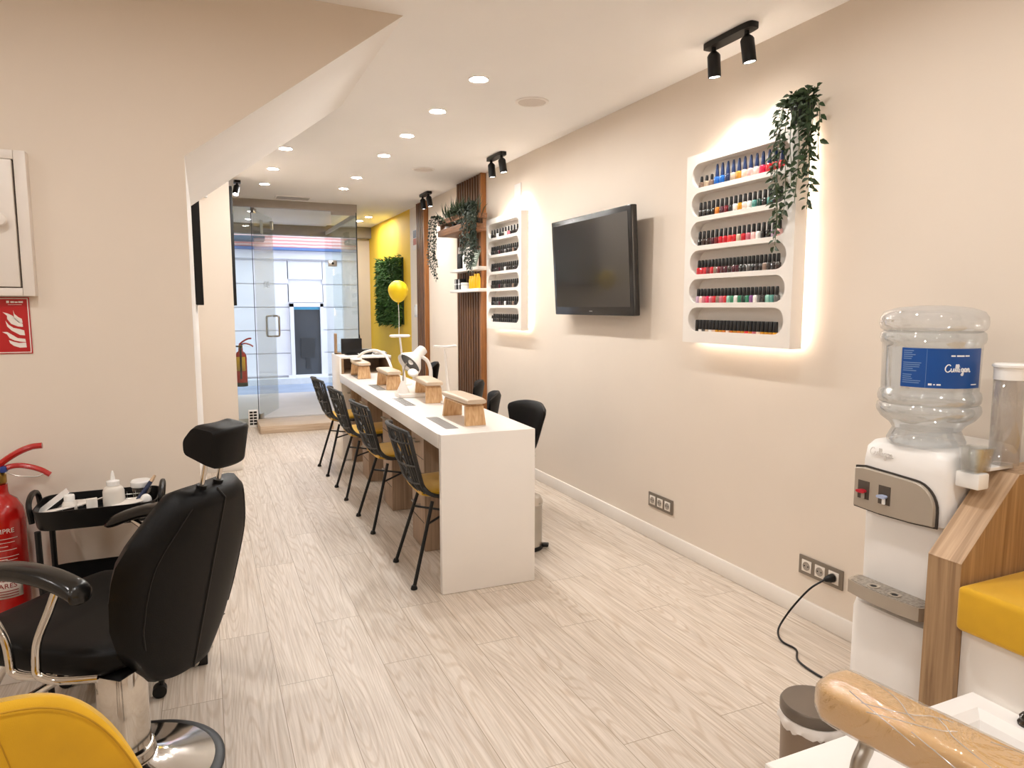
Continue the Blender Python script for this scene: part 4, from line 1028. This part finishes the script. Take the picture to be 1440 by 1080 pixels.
for k in range(3):
    p0 = Vector((-.27 + .008 * k, 2.63 + .02 * k, TZ0 + .006)); p1 = p0 + Vector((.075 - .006 * k, .035, .098))
    s_ = MB().tube([(0, 0, 0), p1 - p0], .0062, 8).build('shaft', mat('navy_pen', '#27324f', .35), None)
    tt = thing('nail_brush', ['dark blue brush nearest the white bottle, leaning in the trolley', 'dark blue middle brush leaning in the trolley', 'dark blue brush nearest the chair, leaning in the trolley'][k], 'brush', tuple(p0)); s_.parent = tt
    dd = (p1 - p0).normalized(); MB().tube([(p1 - p0) + dd * .0003, (p1 - p0) + dd * .014], [.0062, .0045], 8).build('tip', mat('brush_tip', '#c9ab8b', .6), tt)
t = thing('wire_holder', 'small wire holder on the trolley behind the blue brushes', 'holder', titem(-.255, 2.672)); g = MB()
for z in (.004, .05): g.tube([(-.04, -.03, z), (.04, -.03, z), (.04, .03, z), (-.04, .03, z)], .0018, 6, closed=True)
for x in (-.04, -.013, .013, .04):
    for y in (-.03, .03): g.cyl((x, y, .003), (x, y, .06), .0016, seg=6)
g.build('wires', M_steel, t)
t = thing('dusting_brush', 'white round powder puff standing in the trolley', 'puff', titem(-.203, 2.61)); MB().ball((0, 0, .046), .0185, .012, .022).build('pad', M_gloss, t); MB().cyl((0, 0, .001), (0, 0, .026), .006).build('stem', M_gloss, t)
t = thing('pump_bottle', 'small clear bottle with white cap near the extinguisher end of the trolley', 'bottle', titem(-.43, 2.63)); MB().lathe([(.021, .0005), (.023, .004), (.023, .055), (.017, .064)], seg=20).build('body', mat('milky_plastic', '#dcd6cd'), t); MB().lathe([(.016, .0642), (.016, .082), (.014, .085), (.001, .085)], seg=18).build('cap', M_gloss, t); MB().box(-.016, .016, -.0245, -.0228, .012, .05).build('label', mat('brown_label', '#4a3b33', .6), t)
t = thing('sample_box', 'white upright sample box with dark print on the trolley', 'box', titem(-.362, 2.60), .2); MB().box(-.016, .016, -.009, .009, .0005, .072, .001).build('carton', M_paper, t); MB().box(-.012, .012, -.0102, -.0092, .008, .02).build('print', M_slot, t)
o = MB().box(-.06, .06, -.03, .03, 0, .012, .002).build('tool_wallet', M_blackp); o.location = (-.486, 2.69, TZ0 + .045); o.rotation_euler = (0, -.62, .3); tag(o, 'black and white tool wallet leaning in the extinguisher end of the trolley', 'wallet')
MB().box(-.06, .06, -.031, .031, .0122, .015).build('white_face', M_gloss, o)
for k, (x, y, rz_, rx) in enumerate([(-.455, 2.60, .25, -.12), (-.42, 2.66, -.5, .2), (-.375, 2.655, .7, -.35), (-.335, 2.69, .2, -.3), (-.26, 2.60, .3, .1)]):
    o = MB().box(-.045, .045, -.025, .025, 0, .004, .001).build('paper_packet', M_paper); o.location = (x - .008, y + .03, TZ0 + .045); o.rotation_euler = (rx, -.1, rz_)
    tag(o, 'flat white packet in the trolley tray, %s from the extinguisher' % ORD[k], 'packet', 'white packets in the trolley tray')
t = thing('socket_block', 'black floor box with a chrome ring behind the salon chair', 'box', (-.075, 2.80, 0)); MB().box(-.05, .03, -.03, .05, .0005, .12, .004).build('case', M_blackp, t); MB().lathe([(.022, 0), (.024, .003), (.016, .003), (.001, .002)], seg=20, M=Matrix.Rotation(PI / 2, 4, 'X')).build('ring', M_chrome, t, M=Matrix.Translation((-.022, -.0302, .025)))

# ------------------------------------------------------------------ black hydraulic salon chair; local x is the way the sitter faces
sc_ = thing('salon_chair', 'black leather hydraulic salon chair with headrest on a round chrome base', 'salon chair', (-.262, 2.17, 0), 2.46)
MB().lathe([(.255, .001), (.262, .004), (.262, .014), (.25, .02), (.235, .0205)], seg=64).build('base_rim', M_blackp, sc_)
MB().lathe([(.2345, .0206), (.20, .028), (.13, .045), (.085, .062), (.072, .07), (.001, .07)], seg=64).build('base_disc', M_chrome, sc_)
MB().lathe([(.078, .0703), (.080, .075), (.076, .098), (.068, .104)], seg=48).build('collar', M_chrome, sc_)
cv = MB(); cv.loft([superloop((0, 0, z), (1, 0, 0), (0, 1, 0), w, w * .92, 2.4, 40) for z, w in ((.1045, .066), (.2, .065), (.392, .064), (.396, .061))]); cv.build('pump_cover', M_chrome, sc_)
MB().lathe([(.055, .3962), (.055, .43), (.001, .431)], seg=30).build('piston', M_blackp, sc_)
MB().tube(bez([(.06, -.03, .12), (.14, -.07, .13), (.22, -.11, .10)], 6), .008, 8).build('pump_lever', M_chrome, sc_)
se = MB(); lp = []
for k in range(15):
    f_ = -1 + 2 * k / 14; x = .055 + f_ * .24; e = 1 - .22 * abs(f_) ** 8
    w = (.245 + .02 * f_) * e
    lp.append(superloop((x, 0, .473 + (.006 if f_ > 0 else 0)), (0, 1, 0), (0, 0, 1), w, .047 * (1 - .35 * abs(f_) ** 10), 4.5, 36))
se.loft(lp); se.build('seat', M_leather, sc_)
MB().box(-.2, .2, -.2, .2, .431, .4255 + .0085, .002).build('seat_plate', M_black, sc_)
# backrest: shield outline, wings wrapped towards the sitter
B0 = Vector((-.195, 0, .372)); B1 = Vector((-.33, 0, .893)); BA = (B1 - B0); BN = Vector((BA.z, 0, -BA.x)).normalized()
import bisect
def prof(tab, t_):
    xs = [p[0] for p in tab]; i = min(max(bisect.bisect_right(xs, t_) - 1, 0), len(tab) - 2)
    u = (t_ - xs[i]) / (xs[i + 1] - xs[i]); u = u * u * (3 - 2 * u) if False else u
    return tab[i][1] + (tab[i + 1][1] - tab[i][1]) * u
WT = [(0, .098), (.04, .115), (.1, .145), (.2, .188), (.35, .218), (.5, .230), (.60, .232), (.68, .228), (.76, .210), (.84, .182), (.92, .152), (.975, .126), (1, .115)]
def backpt(t_, w, side):
    hw_ = prof(WT, t_); th = .052 * (1 - abs(w) ** 4) ** .5 * (1 if .03 < t_ < .97 else .45)
    p = B0 + BA * t_ + Vector((0, hw_ * w, 0)) + BN * (.066 * (hw_ / .26) ** 2 * w * w)
    return p + BN * (th * side)
bk = MB(); lp = []
for k in range(29):
    t_ = k / 28
    A = [backpt(t_, -1 + 2 * i / 22, 1) for i in range(23)]; Bq = [backpt(t_, -1 + 2 * i / 22, -1) for i in range(21, 0, -1)]
    lp.append(A + Bq)
bk.loft(lp); bo = bk.build('backrest', M_leather, sc_, ang=60)
sm = MB(); sm.tube([backpt(k / 30, 0, -1) - BN * .0005 for k in range(31)], .0028, 6)
for w in (-.80, .80): sm.tube([backpt(.25 + .70 * k / 24, w * (1 - .1 * k / 24), -1) - BN * .0003 for k in range(25)], .002, 6)
sm.build('seam', M_blackp, bo)
hd = B1 + BA.normalized() * .115
for s in (-1, 1):
    q = Vector((0, s * .032, 0)); a = B1 - BA.normalized() * .02 + q - BN * .0; MB().tube([a, hd + q], .0065, 10).build('headrest_rod', M_chrome, sc_)
    MB().tube([B1 + q - BA.normalized() * .012, B1 + q + BA.normalized() * .008], .013, 12).build('rod_collar', M_blackp, sc_)
hr = MB(); lp = []
ax = BA.normalized()
for k in range(11):
    f_ = -1 + 2 * k / 10; e = 1 - .16 * abs(f_) ** 8
    c = hd + Vector((0, f_ * .07, 0)) + BN * (-.012 + .012 * f_ * f_) + ax * .006
    raw = [(-.048, -.052), (.048, -.040), (.060, .0), (.034, .050), (-.040, .056)]     # wedge section: depth along BN, height along ax
    pts = []
    n = len(raw)
    for i in range(n):
        p0, p1, p2 = Vector((*raw[i - 1], 0)), Vector((*raw[i], 0)), Vector((*raw[(i + 1) % n], 0))
        for u in (.0, .33, .66, 1.):
            a = p1 + (p0 - p1).normalized() * .014; b_ = p1 + (p2 - p1).normalized() * .014
            pts.append(a * (1 - u) ** 2 + p1 * 2 * u * (1 - u) + b_ * u * u)
    lp.append([c + (BN * p.x + ax * p.y) * e for p in pts])
hr.loft(lp); ho = hr.build('headrest', M_leather, sc_, ang=50)
for s in (-1, 1):
    path = bez([(-.19, 0, .678), (-.165, 0, .697), (-.09, 0, .718), (.01, 0, .724), (.12, 0, .711), (.22, 0, .682), (.30, 0, .648)], 4); n = len(path)
    lp = []
    for i, p in enumerate(path):
        f_ = i / (n - 1); e = .45 + .55 * min(1, min(f_, 1 - f_) * 12) ** .5
        lp.append(superloop(p + Vector((0, s * .275, 0)), (0, 1, 0), (0, 0, 1), .033 * e, .021 * e, 2.6, 20))
    ar = MB().loft(lp).build('armrest', mat('armrest_polyurethane', '#100f0e', .22, noise=.05), sc_)
    y = s * .275
    MB().tube(bez([(-.115, y, .70), (-.08, y, .63), (-.04, y, .555), (-.03, y, .50), (-.035, y, .465), (-.08, y * .96, .452), (-.155, y * .8, .446)], 6), .0105, 10).build('arm_tube', M_chrome, ar)
    MB().tube(bez([(.20, y, .675), (.13, y, .63), (.07, y, .555), (.055, y, .50), (.05, y, .465), (.02, y * .98, .452), (-.04, y * .9, .447)], 6), .0105, 10).build('arm_tube', M_chrome, ar)
fo = MB()
for s in (-1, 1): fo.tube(bez([(.15, s * .11, .42), (.27, s * .11, .37), (.36, s * .11, .24), (.40, s * .12, .16)], 6), .009, 8)
fo.tube([(.40, -.17, .16), (.40, .17, .16)], .013, 10); fo.build('footrest', M_chrome, sc_)

# ------------------------------------------------------------------ yellow tub chair in the lower corner; local y is away from the camera
t = thing('tub_chair', 'mustard velvet chair with a broad rounded back in front of the salon chair', 'chair', (-.375, 1.335, 0), .04)
def tub(u, v, off):
    w = -1 + 2 * u; x = .245 * w * (.80 + .20 * min(1, v * 1.6))
    top = .722 - .265 * abs(w) ** 3.5
    z = .40 + (top - .40) * v
    return Vector((x, .30 * x * x * 4.2 - .035 * v + .01 - off, z))
lp = []
nu = 36
b = MB()
for j in range(15):
    v = j / 14
    def th(u): return .026 * (1 - abs(-1 + 2 * u) ** 12) ** .5 * (1 if 0 < j < 12 else (.93 if j == 12 else (.75 if j == 13 else .3)))
    A = [tub(i / nu, v, th(i / nu)) for i in range(nu + 1)]; Bq = [tub(i / nu, v, -th(i / nu)) for i in range(nu - 1, 0, -1)]
    lp.append(A + Bq)
b.loft(lp); bo = b.build('backrest', M_velvet, t, ang=75)
sm = MB()
for s in (-1, 1): sm.tube([tub(.5 + s * (.14 - .085 * (k / 20) ** 2), k / 20 * .985, .0262) for k in range(21)], .0011, 6)
sm.tube([tub(.02 + .96 * i / 70, .965, .0235) for i in range(71)], .0017, 6)
sm.build('piping', mat('dark_mustard_piping', '#b5860c', .8), bo)
s_ = MB(); s_.loft([superloop((-.07, .19, z), (1, 0, 0), (0, 1, 0), .17 * e, .17 * e, 3, 36) for z, e in ((.36, .9), (.37, .97), (.385, 1), (.42, 1), (.435, .95), (.44, .8))]); s_.build('seat', M_velvet, t)
for sx in (-1, 1):
    for sy in (-1, 1): MB().tube([(-.06 + sx * .11, .17 + sy * .11, .3595), (-.06 + sx * .16, .17 + sy * .16, .002)], [.014, .009], 10).build('leg', M_black, t)
# ------------------------------------------------------------------ water cooler
M_cool = mat('cooler_white', '#ece8e4', .3, noise=.01); M_cgrey = mat('cooler_beige_grey', '#ab9f90', .4, noise=.03, metal=.15)
CY = 1.45
t = thing('water_cooler', 'white floor standing water cooler with beige grey tap panel against the wall', 'water cooler', (2.15, CY, 0))
def rsec(z, x0, y, e=.0, n=6): return superloop(((x0 + .19) / 2, 0, z), (1, 0, 0), (0, 1, 0), (.19 - x0) / 2 - e, y - e, n, 48)
b = MB(); b.loft([rsec(z, x0, y, e, 7) for z, x0, y, e in ((.42, -.165, .150, .0), (.70, -.168, .151, 0), (.705, -.183, .155, 0), (.86, -.183, .155, 0), (.905, -.180, .154, .003), (.925, -.172, .150, .012), (.932, -.15, .145, .03))]); b.build('body', M_cool, t)
b = MB(); b.loft([rsec(z, x0, y, e, 7) for z, x0, y, e in ((.012, -.19, .15, .006), (.03, -.20, .154, 0), (.36, -.20, .154, 0), (.385, -.197, .153, .004), (.392, -.185, .15, .014), (.4195, -.165, .148, .02))]); b.build('lower_door', M_cool, t)
for sx in (-.14, .15):
    for sy in (-.11, .11): MB().cyl((sx, sy, .0005), (sx, sy, .0125), .018).build('foot', M_blackp, t)
# tap panel: outline in (y, z); big rounded corner at the near upper end
def panel_pts(e=0.):
    P = [(.150 - e, .705 + e), (.150 - e, .832 - e), (.120, .838 - e), (.02, .834 - e)]
    for k in range(9):
        a = PI / 2 - PI / 2 * k / 8; P.append((-.055 - (.072 - e) * math.cos(a), .752 + (.078 - e) * math.sin(a)))
    P += [(-.127 + e, .708 + e), (-.05, .702 + e), (.06, .700 + e)]
    return P
MB().prism(panel_pts(-.006), 'x', -.187, -.182).build('panel_shadow_gap', M_slot, t)
pn = MB(); xf = -.199
P = panel_pts(0); pn.loft([[Vector((-.1871, p[0], p[1])) for p in P], [Vector((-.196, p[0], p[1])) for p in P], [Vector((xf, p[0] * .985, .768 + (p[1] - .768) * .96)) for p in P]])
po = pn.build('tap_panel', M_cgrey, t)
for k, (y, m_) in enumerate(((.112, mat('tap_red', '#b5162a', .3)), (.036, mat('tap_blue_white', '#a9b4cf', .3)))):
    MB().box(xf - .0016, xf - .0003, y - .021, y + .021, .735, .795, .0004).build('tap_recess', mat('recess_dark', '#4a3f35', .6), po)
    MB().loft([superloop((xf - .002 - d, y - .001, .762), (0, 1, 0), (0, 0, 1), w, .005, 3, 16) for d, w in ((0, .012), (.012, .0165), (.018, .016))]).build('tap_lever', m_, po)
    MB().cyl((xf - .0075, y - .004, .757), (xf - .0075, y - .004, .738), .0055).build('spout', M_cgrey if k == 0 else M_gloss, po)
tr = MB(); out = [(-.2, .1395), (-.232, .125), (-.243, .06), (-.245, 0), (-.243, -.06), (-.232, -.125), (-.2, -.1395), (-.166, -.1395), (-.166, .1395)]
tr.prism(out, 'z', .4197, .462); to = tr.build('drip_tray', M_cgrey, t)
gm = MB(); gm.prism([(p[0] * .985 - .0015, p[1] * .93) for p in out], 'z', .4622, .4638); gm.build('drip_grid', mat('tray_top_steel', '#9d958a', .35, metal=.5, noise=.35, nscale=120), to)
for y in (.045, -.03):
    MB().lathe([(.020, 0), (.020, .002), (.013, .002), (.012, .0005)], c=(-.212, y, .464), seg=20, cap=False).build('cup_ring', M_cgrey, to)
    MB().cyl((-.212, y, .4640), (-.212, y, .4646), .009).build('drain', M_black, to)
# script word: strokes in unit squares
STROKES = [[(.9, .85), (.75, 1.), (.45, .95), (.2, .65), (.15, .3), (.35, .02), (.65, 0), (.9, .2)], [(1., .5), (1., .15), (1.15, 0), (1.35, .2), (1.42, .5), (1.42, .1), (1.55, 0)],
 [(1.6, .15), (1.88, .75), (1.86, 1.), (1.76, .95), (1.72, .2), (1.84, 0)], [(1.9, .15), (2.18, .75), (2.16, 1.), (2.06, .95), (2.02, .2), (2.14, 0)], [(2.3, .5), (2.28, .1), (2.42, 0)], [(2.33, .70), (2.35, .74)],
 [(2.95, .42), (2.75, .5), (2.6, .25), (2.75, .02), (2.92, .2), (2.97, .5), (2.95, -.3), (2.8, -.5), (2.65, -.35), (2.95, -.05), (3.1, .1)],
 [(3.5, .42), (3.3, .5), (3.18, .25), (3.3, .02), (3.48, .2), (3.52, .5), (3.5, .1), (3.62, 0)], [(3.7, .5), (3.7, 0), (3.73, .3), (3.9, .5), (4.02, .35), (4.02, .1), (4.12, 0), (4.25, .1)]]
def script(mb, fn, w, r):
    k = w / 4.25
    for s in STROKES:
        P = bez([(x - 2.1, y - .35, 0) for x, y in s], 5) if len(s) > 2 else [Vector((x - 2.1, y - .35, 0)) for x, y in s]
        mb.tube([fn(p.x * k, p.y * k * 1.15) for p in P], r, 6)
g = MB(); script(g, lambda x, y: Vector((-.1835, .068 - x, .893 + y)), .085, .0013); g.build('brand_script', mat('cooler_emboss', '#dcd6d0', .3), t)

# ------------------------------------------------------------------ water bottle upside down on the cooler
BX, BY, BZ = 2.078, 1.452, .9335
t = thing('water_bottle', 'large clear water bottle with a blue label upside down on the cooler', 'water bottle', (BX, BY, BZ))
PR = [(.108, .0005), (.110, .010), (.102, .028), (.094, .044), (.106, .062), (.130, .080), (.142, .098), (.1445, .108), (.142, .122), (.1355, .128), (.141, .135), (.1425, .148), (.139, .164), (.1335, .170), (.134, .18), (.136, .30), (.1365, .312), (.142, .318), (.1445, .330), (.142, .346), (.135, .352), (.144, .360), (.1475, .375), (.146, .395), (.135, .412), (.10, .424), (.04, .430), (.001, .431)]
M_bott = clear_mat('bottle_plastic', (.93, .945, .95), .07, .75, .03, milk=.15, milkcol=(.86, .89, .92))
MB().lathe(PR, seg=64, cap=False).build('bottle', M_bott, t, ang=60)
M_water = clear_mat('bottle_water', (.93, .955, .975), .03, .45, .0)
MB().lathe([(max(r - .004, .001), z + .001) for r, z in PR if z < .36] + [(.128, .358), (.001, .358)], seg=48, cap=False).build('water', M_water, t, ang=60)
toC = math.atan2(-BY, -BX)          # heading from the bottle towards the room
def onb(a, z, r=.1385): return Vector((r * math.cos(toC + a), r * math.sin(toC + a), z))
lb = MB(); A0, A1 = math.radians(-33), math.radians(68)
lb.grid(lambda u, v: onb(A0 + (A1 - A0) * u, .186 + .118 * v, .1378), 32, 2); lo = lb.build('label', mat('label_blue', '#0b4a94', .35, noise=.05, nscale=5), t)
M_lw = mat('label_white', '#eef0f4', .5); M_lg = mat('label_pale_blue', '#6f8fbf', .5)
g = MB(); script(g, lambda x, y: onb(math.radians(31) + x / .1385, .243 + y, .1386), .077, .0016)
for a, b_, z, hh in ((22, 27, .285, .0045), (28.5, 38, .285, .0045), (39, 45, .285, .004), (-1, 3, .2, .006), (4.5, 6.5, .1985, .0035), (8, 12.5, .199, .0045), (50, 60, .199, .003)):
    g.grid(lambda u, v, a=a, b_=b_, z=z, hh=hh: onb(math.radians(a + (b_ - a) * u), z - hh * v, .1384), 4, 1)
g.build('white_print', M_lw, lo)
g = MB(); rr = random.Random(4)
for k in range(17):
    z = .297 - k * .006; l_ = rr.uniform(.4, 1)
    if k in (5, 11): continue
    g.grid(lambda u, v, z=z, l_=l_: onb(math.radians(-30.5) + math.radians(22 * l_) * u, z - .0024 * v, .1383), 8, 1)
g.grid(lambda u, v: onb(math.radians(-4.2) + math.radians(.35) * u, .188 + .114 * v, .1383), 1, 4)
g.build('small_print', M_lg, lo)

# ------------------------------------------------------------------ cup dispenser on the cooler's near side
t = thing('cup_dispenser', 'clear tube of plastic cups with a white cap beside the water bottle', 'cup dispenser', (2.135, 1.247, 0))
MB().lathe([(.0375, .90), (.0385, 1.165)], seg=36, cap=False).build('tube', clear_mat('smoky_tube', (.9, .885, .87), .06, .5, .02, milk=.13, milkcol=(.75, .71, .67)), t, solid=.002)
MB().lathe([(.0405, 1.150), (.0405, 1.178), (.0415, 1.1785), (.0415, 1.186), (.0455, 1.187), (.0455, 1.193), (.04, 1.197), (.001, 1.198)], seg=36).build('cap', M_gloss, t)
MB().box(-.142, -.093, -.022, .0475, .838, .8855, .006).box(-.0845, .03, -.012, .03, .8865, .8985, .003).build('holder', M_gloss, t)
for k in range(6):
    c = thing('plastic_cup', 'clear plastic cup stacked beside the tube, %s from the water cooler' % ORD[k], 'cup', (2.0 + k * .0085, 1.256, .886), 0, 'clear cups stacked beside the tube'); c.rotation_euler = (0, .05, 0)
    MB().lathe([(.024, .0005), (.034, .07), (.036, .072)], seg=24, cap=False).build('cup', M_plexi, c)

# ------------------------------------------------------------------ pedicure bench: wooden end, cushion, base
PX, PY0, PY1 = 1.885, 1.188, 1.284
t = thing('pedicure_bench', 'pedicure bench with oak end panel, white base and yellow seat cushion', 'bench', (0, 0, 0))
e = MB(); e.prism([(PX, .001), (PX, .650), (2.115, .880), (2.345, .880), (2.345, .001)], 'y', PY0, PY1); e.build('end_panel', M_oak, t, ang=20)
e = MB(); e.loft([[Vector((PX - .001, y, .6505)), Vector((2.1145, y, .8812)), Vector((2.345, y, .8812)), Vector((2.345, y, .8825)), Vector((2.114, y, .8825)), Vector((PX - .001, y, .6523))] for y in (PY0 - .0003, PY1 + .0003)]); e.build('edge_veneer', M_oaks, t, ang=20)
MB().box(1.905, 2.345, -.6, PY0 - .001, .001, .469, .003).build('base', M_lam, t)
cu = MB(); cu.box(1.865, 2.345, -.6, PY0 - .003, .4705, .597, .016, 4); cu.build('seat_cushion', M_velvet, t)
MB().box(2.25, 2.345, -.6, PY0 - .003, .598, .9, .016, 4).build('back_cushion', M_velvet, t)

# foot basin unit in front of it
t = thing('foot_basin', 'white foot basin step in front of the yellow bench', 'foot basin', (0, 0, 0))
bx0, bx1, by0, by1, bz = 1.155, 1.9035, -.2, 1.145, .30
ix0, ix1, iy0, iy1 = 1.56, 1.84, .1, 1.09
def rect(x0, x1, y0, y1, z): return [Vector((x0, y0, z)), Vector((x1, y0, z)), Vector((x1, y1, z)), Vector((x0, y1, z))]
b = MB(); b.loft([rect(bx0, bx1, by0, by1, .001), rect(bx0, bx1, by0, by1, bz - .003), rect(bx0 + .003, bx1 - .003, by0 + .003, by1 - .003, bz), rect(ix0, ix1, iy0, iy1, bz), rect(ix0 + .02, ix1 - .02, iy0 + .02, iy1 - .02, bz - .02), rect(ix0 + .05, ix1 - .05, iy0 + .05, iy1 - .05, bz - .14)])
b.build('basin', mat('basin_acrylic', '#f2efec', .15, noise=.005), t, ang=25)
for y in (.985, .925):
    k_ = MB(); k_.lathe([(.022, 0), (.023, .006), (.018, .014), (.020, .022), (.014, .030), (.001, .032)], c=(1.873, y, bz + .0003), seg=24); k_.build('tap_knob', mat('smoked_chrome', '#4b4743', .12, metal=1.), t)
# leg rest pad wrapped in film on a bent steel post
t = thing('leg_rest', 'cream vinyl leg rest wrapped in clear film on a bent steel post', 'leg rest', (1.155, .985, .565), 0)
dz = Vector((.26, -.966, -.075)).normalized(); sd = Vector((dz.y, -dz.x, 0)) * -1
def padloops(g_, wob=0., seed=1):
    rnd = random.Random(seed); lp = []
    for k in range(25):
        f_ = k / 24; e = (1 - max(0, 1 - f_ * 15) ** 2.6 * .38) * (1 - max(0, 1 - (1 - f_) * 9) ** 2.2 * .55)
        c = dz * (f_ * .56 - .005) + Vector((0, 0, .0))
        L_ = superloop(c, sd, (0, 0, 1), (.061 * e + g_), (.041 * e + g_), 4.6, 44)
        if wob: L_ = [p + (p - c).normalized() * rnd.uniform(0, wob) for p in L_]
        lp.append(L_)
    return lp
MB().loft(padloops(0)).build('pad', mat('tan_vinyl', '#dcae6c', .38, noise=.015, nscale=5), t, ang=60)
def film_mat():
    m = clear_mat('cling_film', (.985, .98, .975), .10, .6, .06, milk=.05, milkcol=(.9, .87, .83)); nt = m.node_tree
    n = nt.nodes.new('ShaderNodeTexNoise'); n.inputs['Scale'].default_value = 9; n.inputs['Detail'].default_value = 3; n.inputs['Distortion'].default_value = 3
    tc = nt.nodes.new('ShaderNodeTexCoord'); mp = nt.nodes.new('ShaderNodeMapping'); mp.inputs['Scale'].default_value = (1.6, 1.2, 1.6); nt.links.new(tc.outputs['Object'], mp.inputs['Vector']); nt.links.new(mp.outputs[0], n.inputs['Vector'])
    bp_ = nt.nodes.new('ShaderNodeBump'); bp_.inputs['Strength'].default_value = .4; bp_.inputs['Distance'].default_value = .03; nt.links.new(n.outputs['Fac'], bp_.inputs['Height'])
    for q in nt.nodes:
        if q.type in ('BSDF_GLOSSY',): nt.links.new(bp_.outputs[0], q.inputs['Normal'])
    return m
MB().loft(padloops(.0022, .0022, 3), cap=True).build('film', film_mat(), t, ang=60)
g = MB(); rr = random.Random(8)
for k in range(10):        # folds and gathered edge of the film
    f0 = rr.uniform(.02, .8); a0 = rr.uniform(.3, 2.6); pts = []
    for i in range(9):
        f_ = f0 + .03 * i; a = a0 + (.12 * i * (1 if k % 2 else -1)); e = 1
        pts.append(dz * (min(f_, .98) * .56 - .005) + sd * (.0655 * math.copysign(abs(math.cos(a)) ** .63, math.cos(a))) + Vector((0, 0, .0435 * math.copysign(abs(math.sin(a)) ** .63, math.sin(a)))))
    g.tube(pts, .0011, 5)
g.build('film_folds', clear_mat('film_fold', (.95, .94, .93), .2, .7, .15, milk=.35, milkcol=(.95, .9, .84)), t)
pb = dz * .085
MB().tube(bez([pb + Vector((.005, 0, -.035)), pb + Vector((.0, .0, -.075)), pb + Vector((-.018, .0, -.11)), pb + Vector((-.026, .0, -.18)), pb + Vector((-.026, .0, -.258))], 8), .0155, 14).build('post', M_steel, t)

# small bin with a bag, behind the basin
t = thing('waste_bin', 'small round bin with a dark lid and a white bag edge beside the foot basin', 'bin', (1.463, 1.285, 0))
MB().lathe([(.078, .001), (.080, .01), (.084, .262), (.080, .264), (.001, .262)], seg=40).build('body', mat('taupe_metal', '#8a7867', .4, metal=.4), t)
bg_ = MB(); rr = random.Random(6); lp = []
for z, r, am in ((.238, .0875, .004), (.246, .0905, .005), (.256, .089, .004), (.2655, .0865, .002), (.268, .082, .001)):
    lp.append([Vector(((r + am * math.sin(j * 5.1 + z * 90) * rr.uniform(.3, 1)) * math.cos(2 * PI * j / 60), (r + am * math.sin(j * 5.1 + z * 90) * rr.uniform(.3, 1)) * math.sin(2 * PI * j / 60), z + (rr.uniform(-.006, .006) if z < .24 else rr.uniform(-.001, .001)))) for j in range(60)])
bg_.loft(lp, cap=False); bg_.build('bag_edge', mat('white_bag', '#e3dcd6', .45), t)
MB().lathe([(.0855, .2685), (.0875, .272), (.0875, .292), (.082, .300), (.05, .304), (.001, .305)], seg=44).build('lid', mat('dark_taupe_lid', '#6b6157', .35, metal=.35), t)
# ------------------------------------------------------------------ daylight
w = bpy.data.worlds.new('sky'); sc.world = w; w.use_nodes = True
bg = w.node_tree.nodes['Background']; bg.inputs['Color'].default_value = (.80, .89, 1.0, 1); bg.inputs['Strength'].default_value = SKY
sc.cycles.max_bounces = 10; sc.cycles.diffuse_bounces = 5; sc.cycles.glossy_bounces = 4; sc.cycles.transparent_max_bounces = 24; sc.cycles.transmission_bounces = 6
sc.cycles.sample_clamp_indirect = 6; sc.cycles.caustics_reflective = False; sc.cycles.caustics_refractive = False
sc.cycles.use_denoising = True
try: sc.cycles.denoiser = 'OPENIMAGEDENOISE'
except Exception: pass
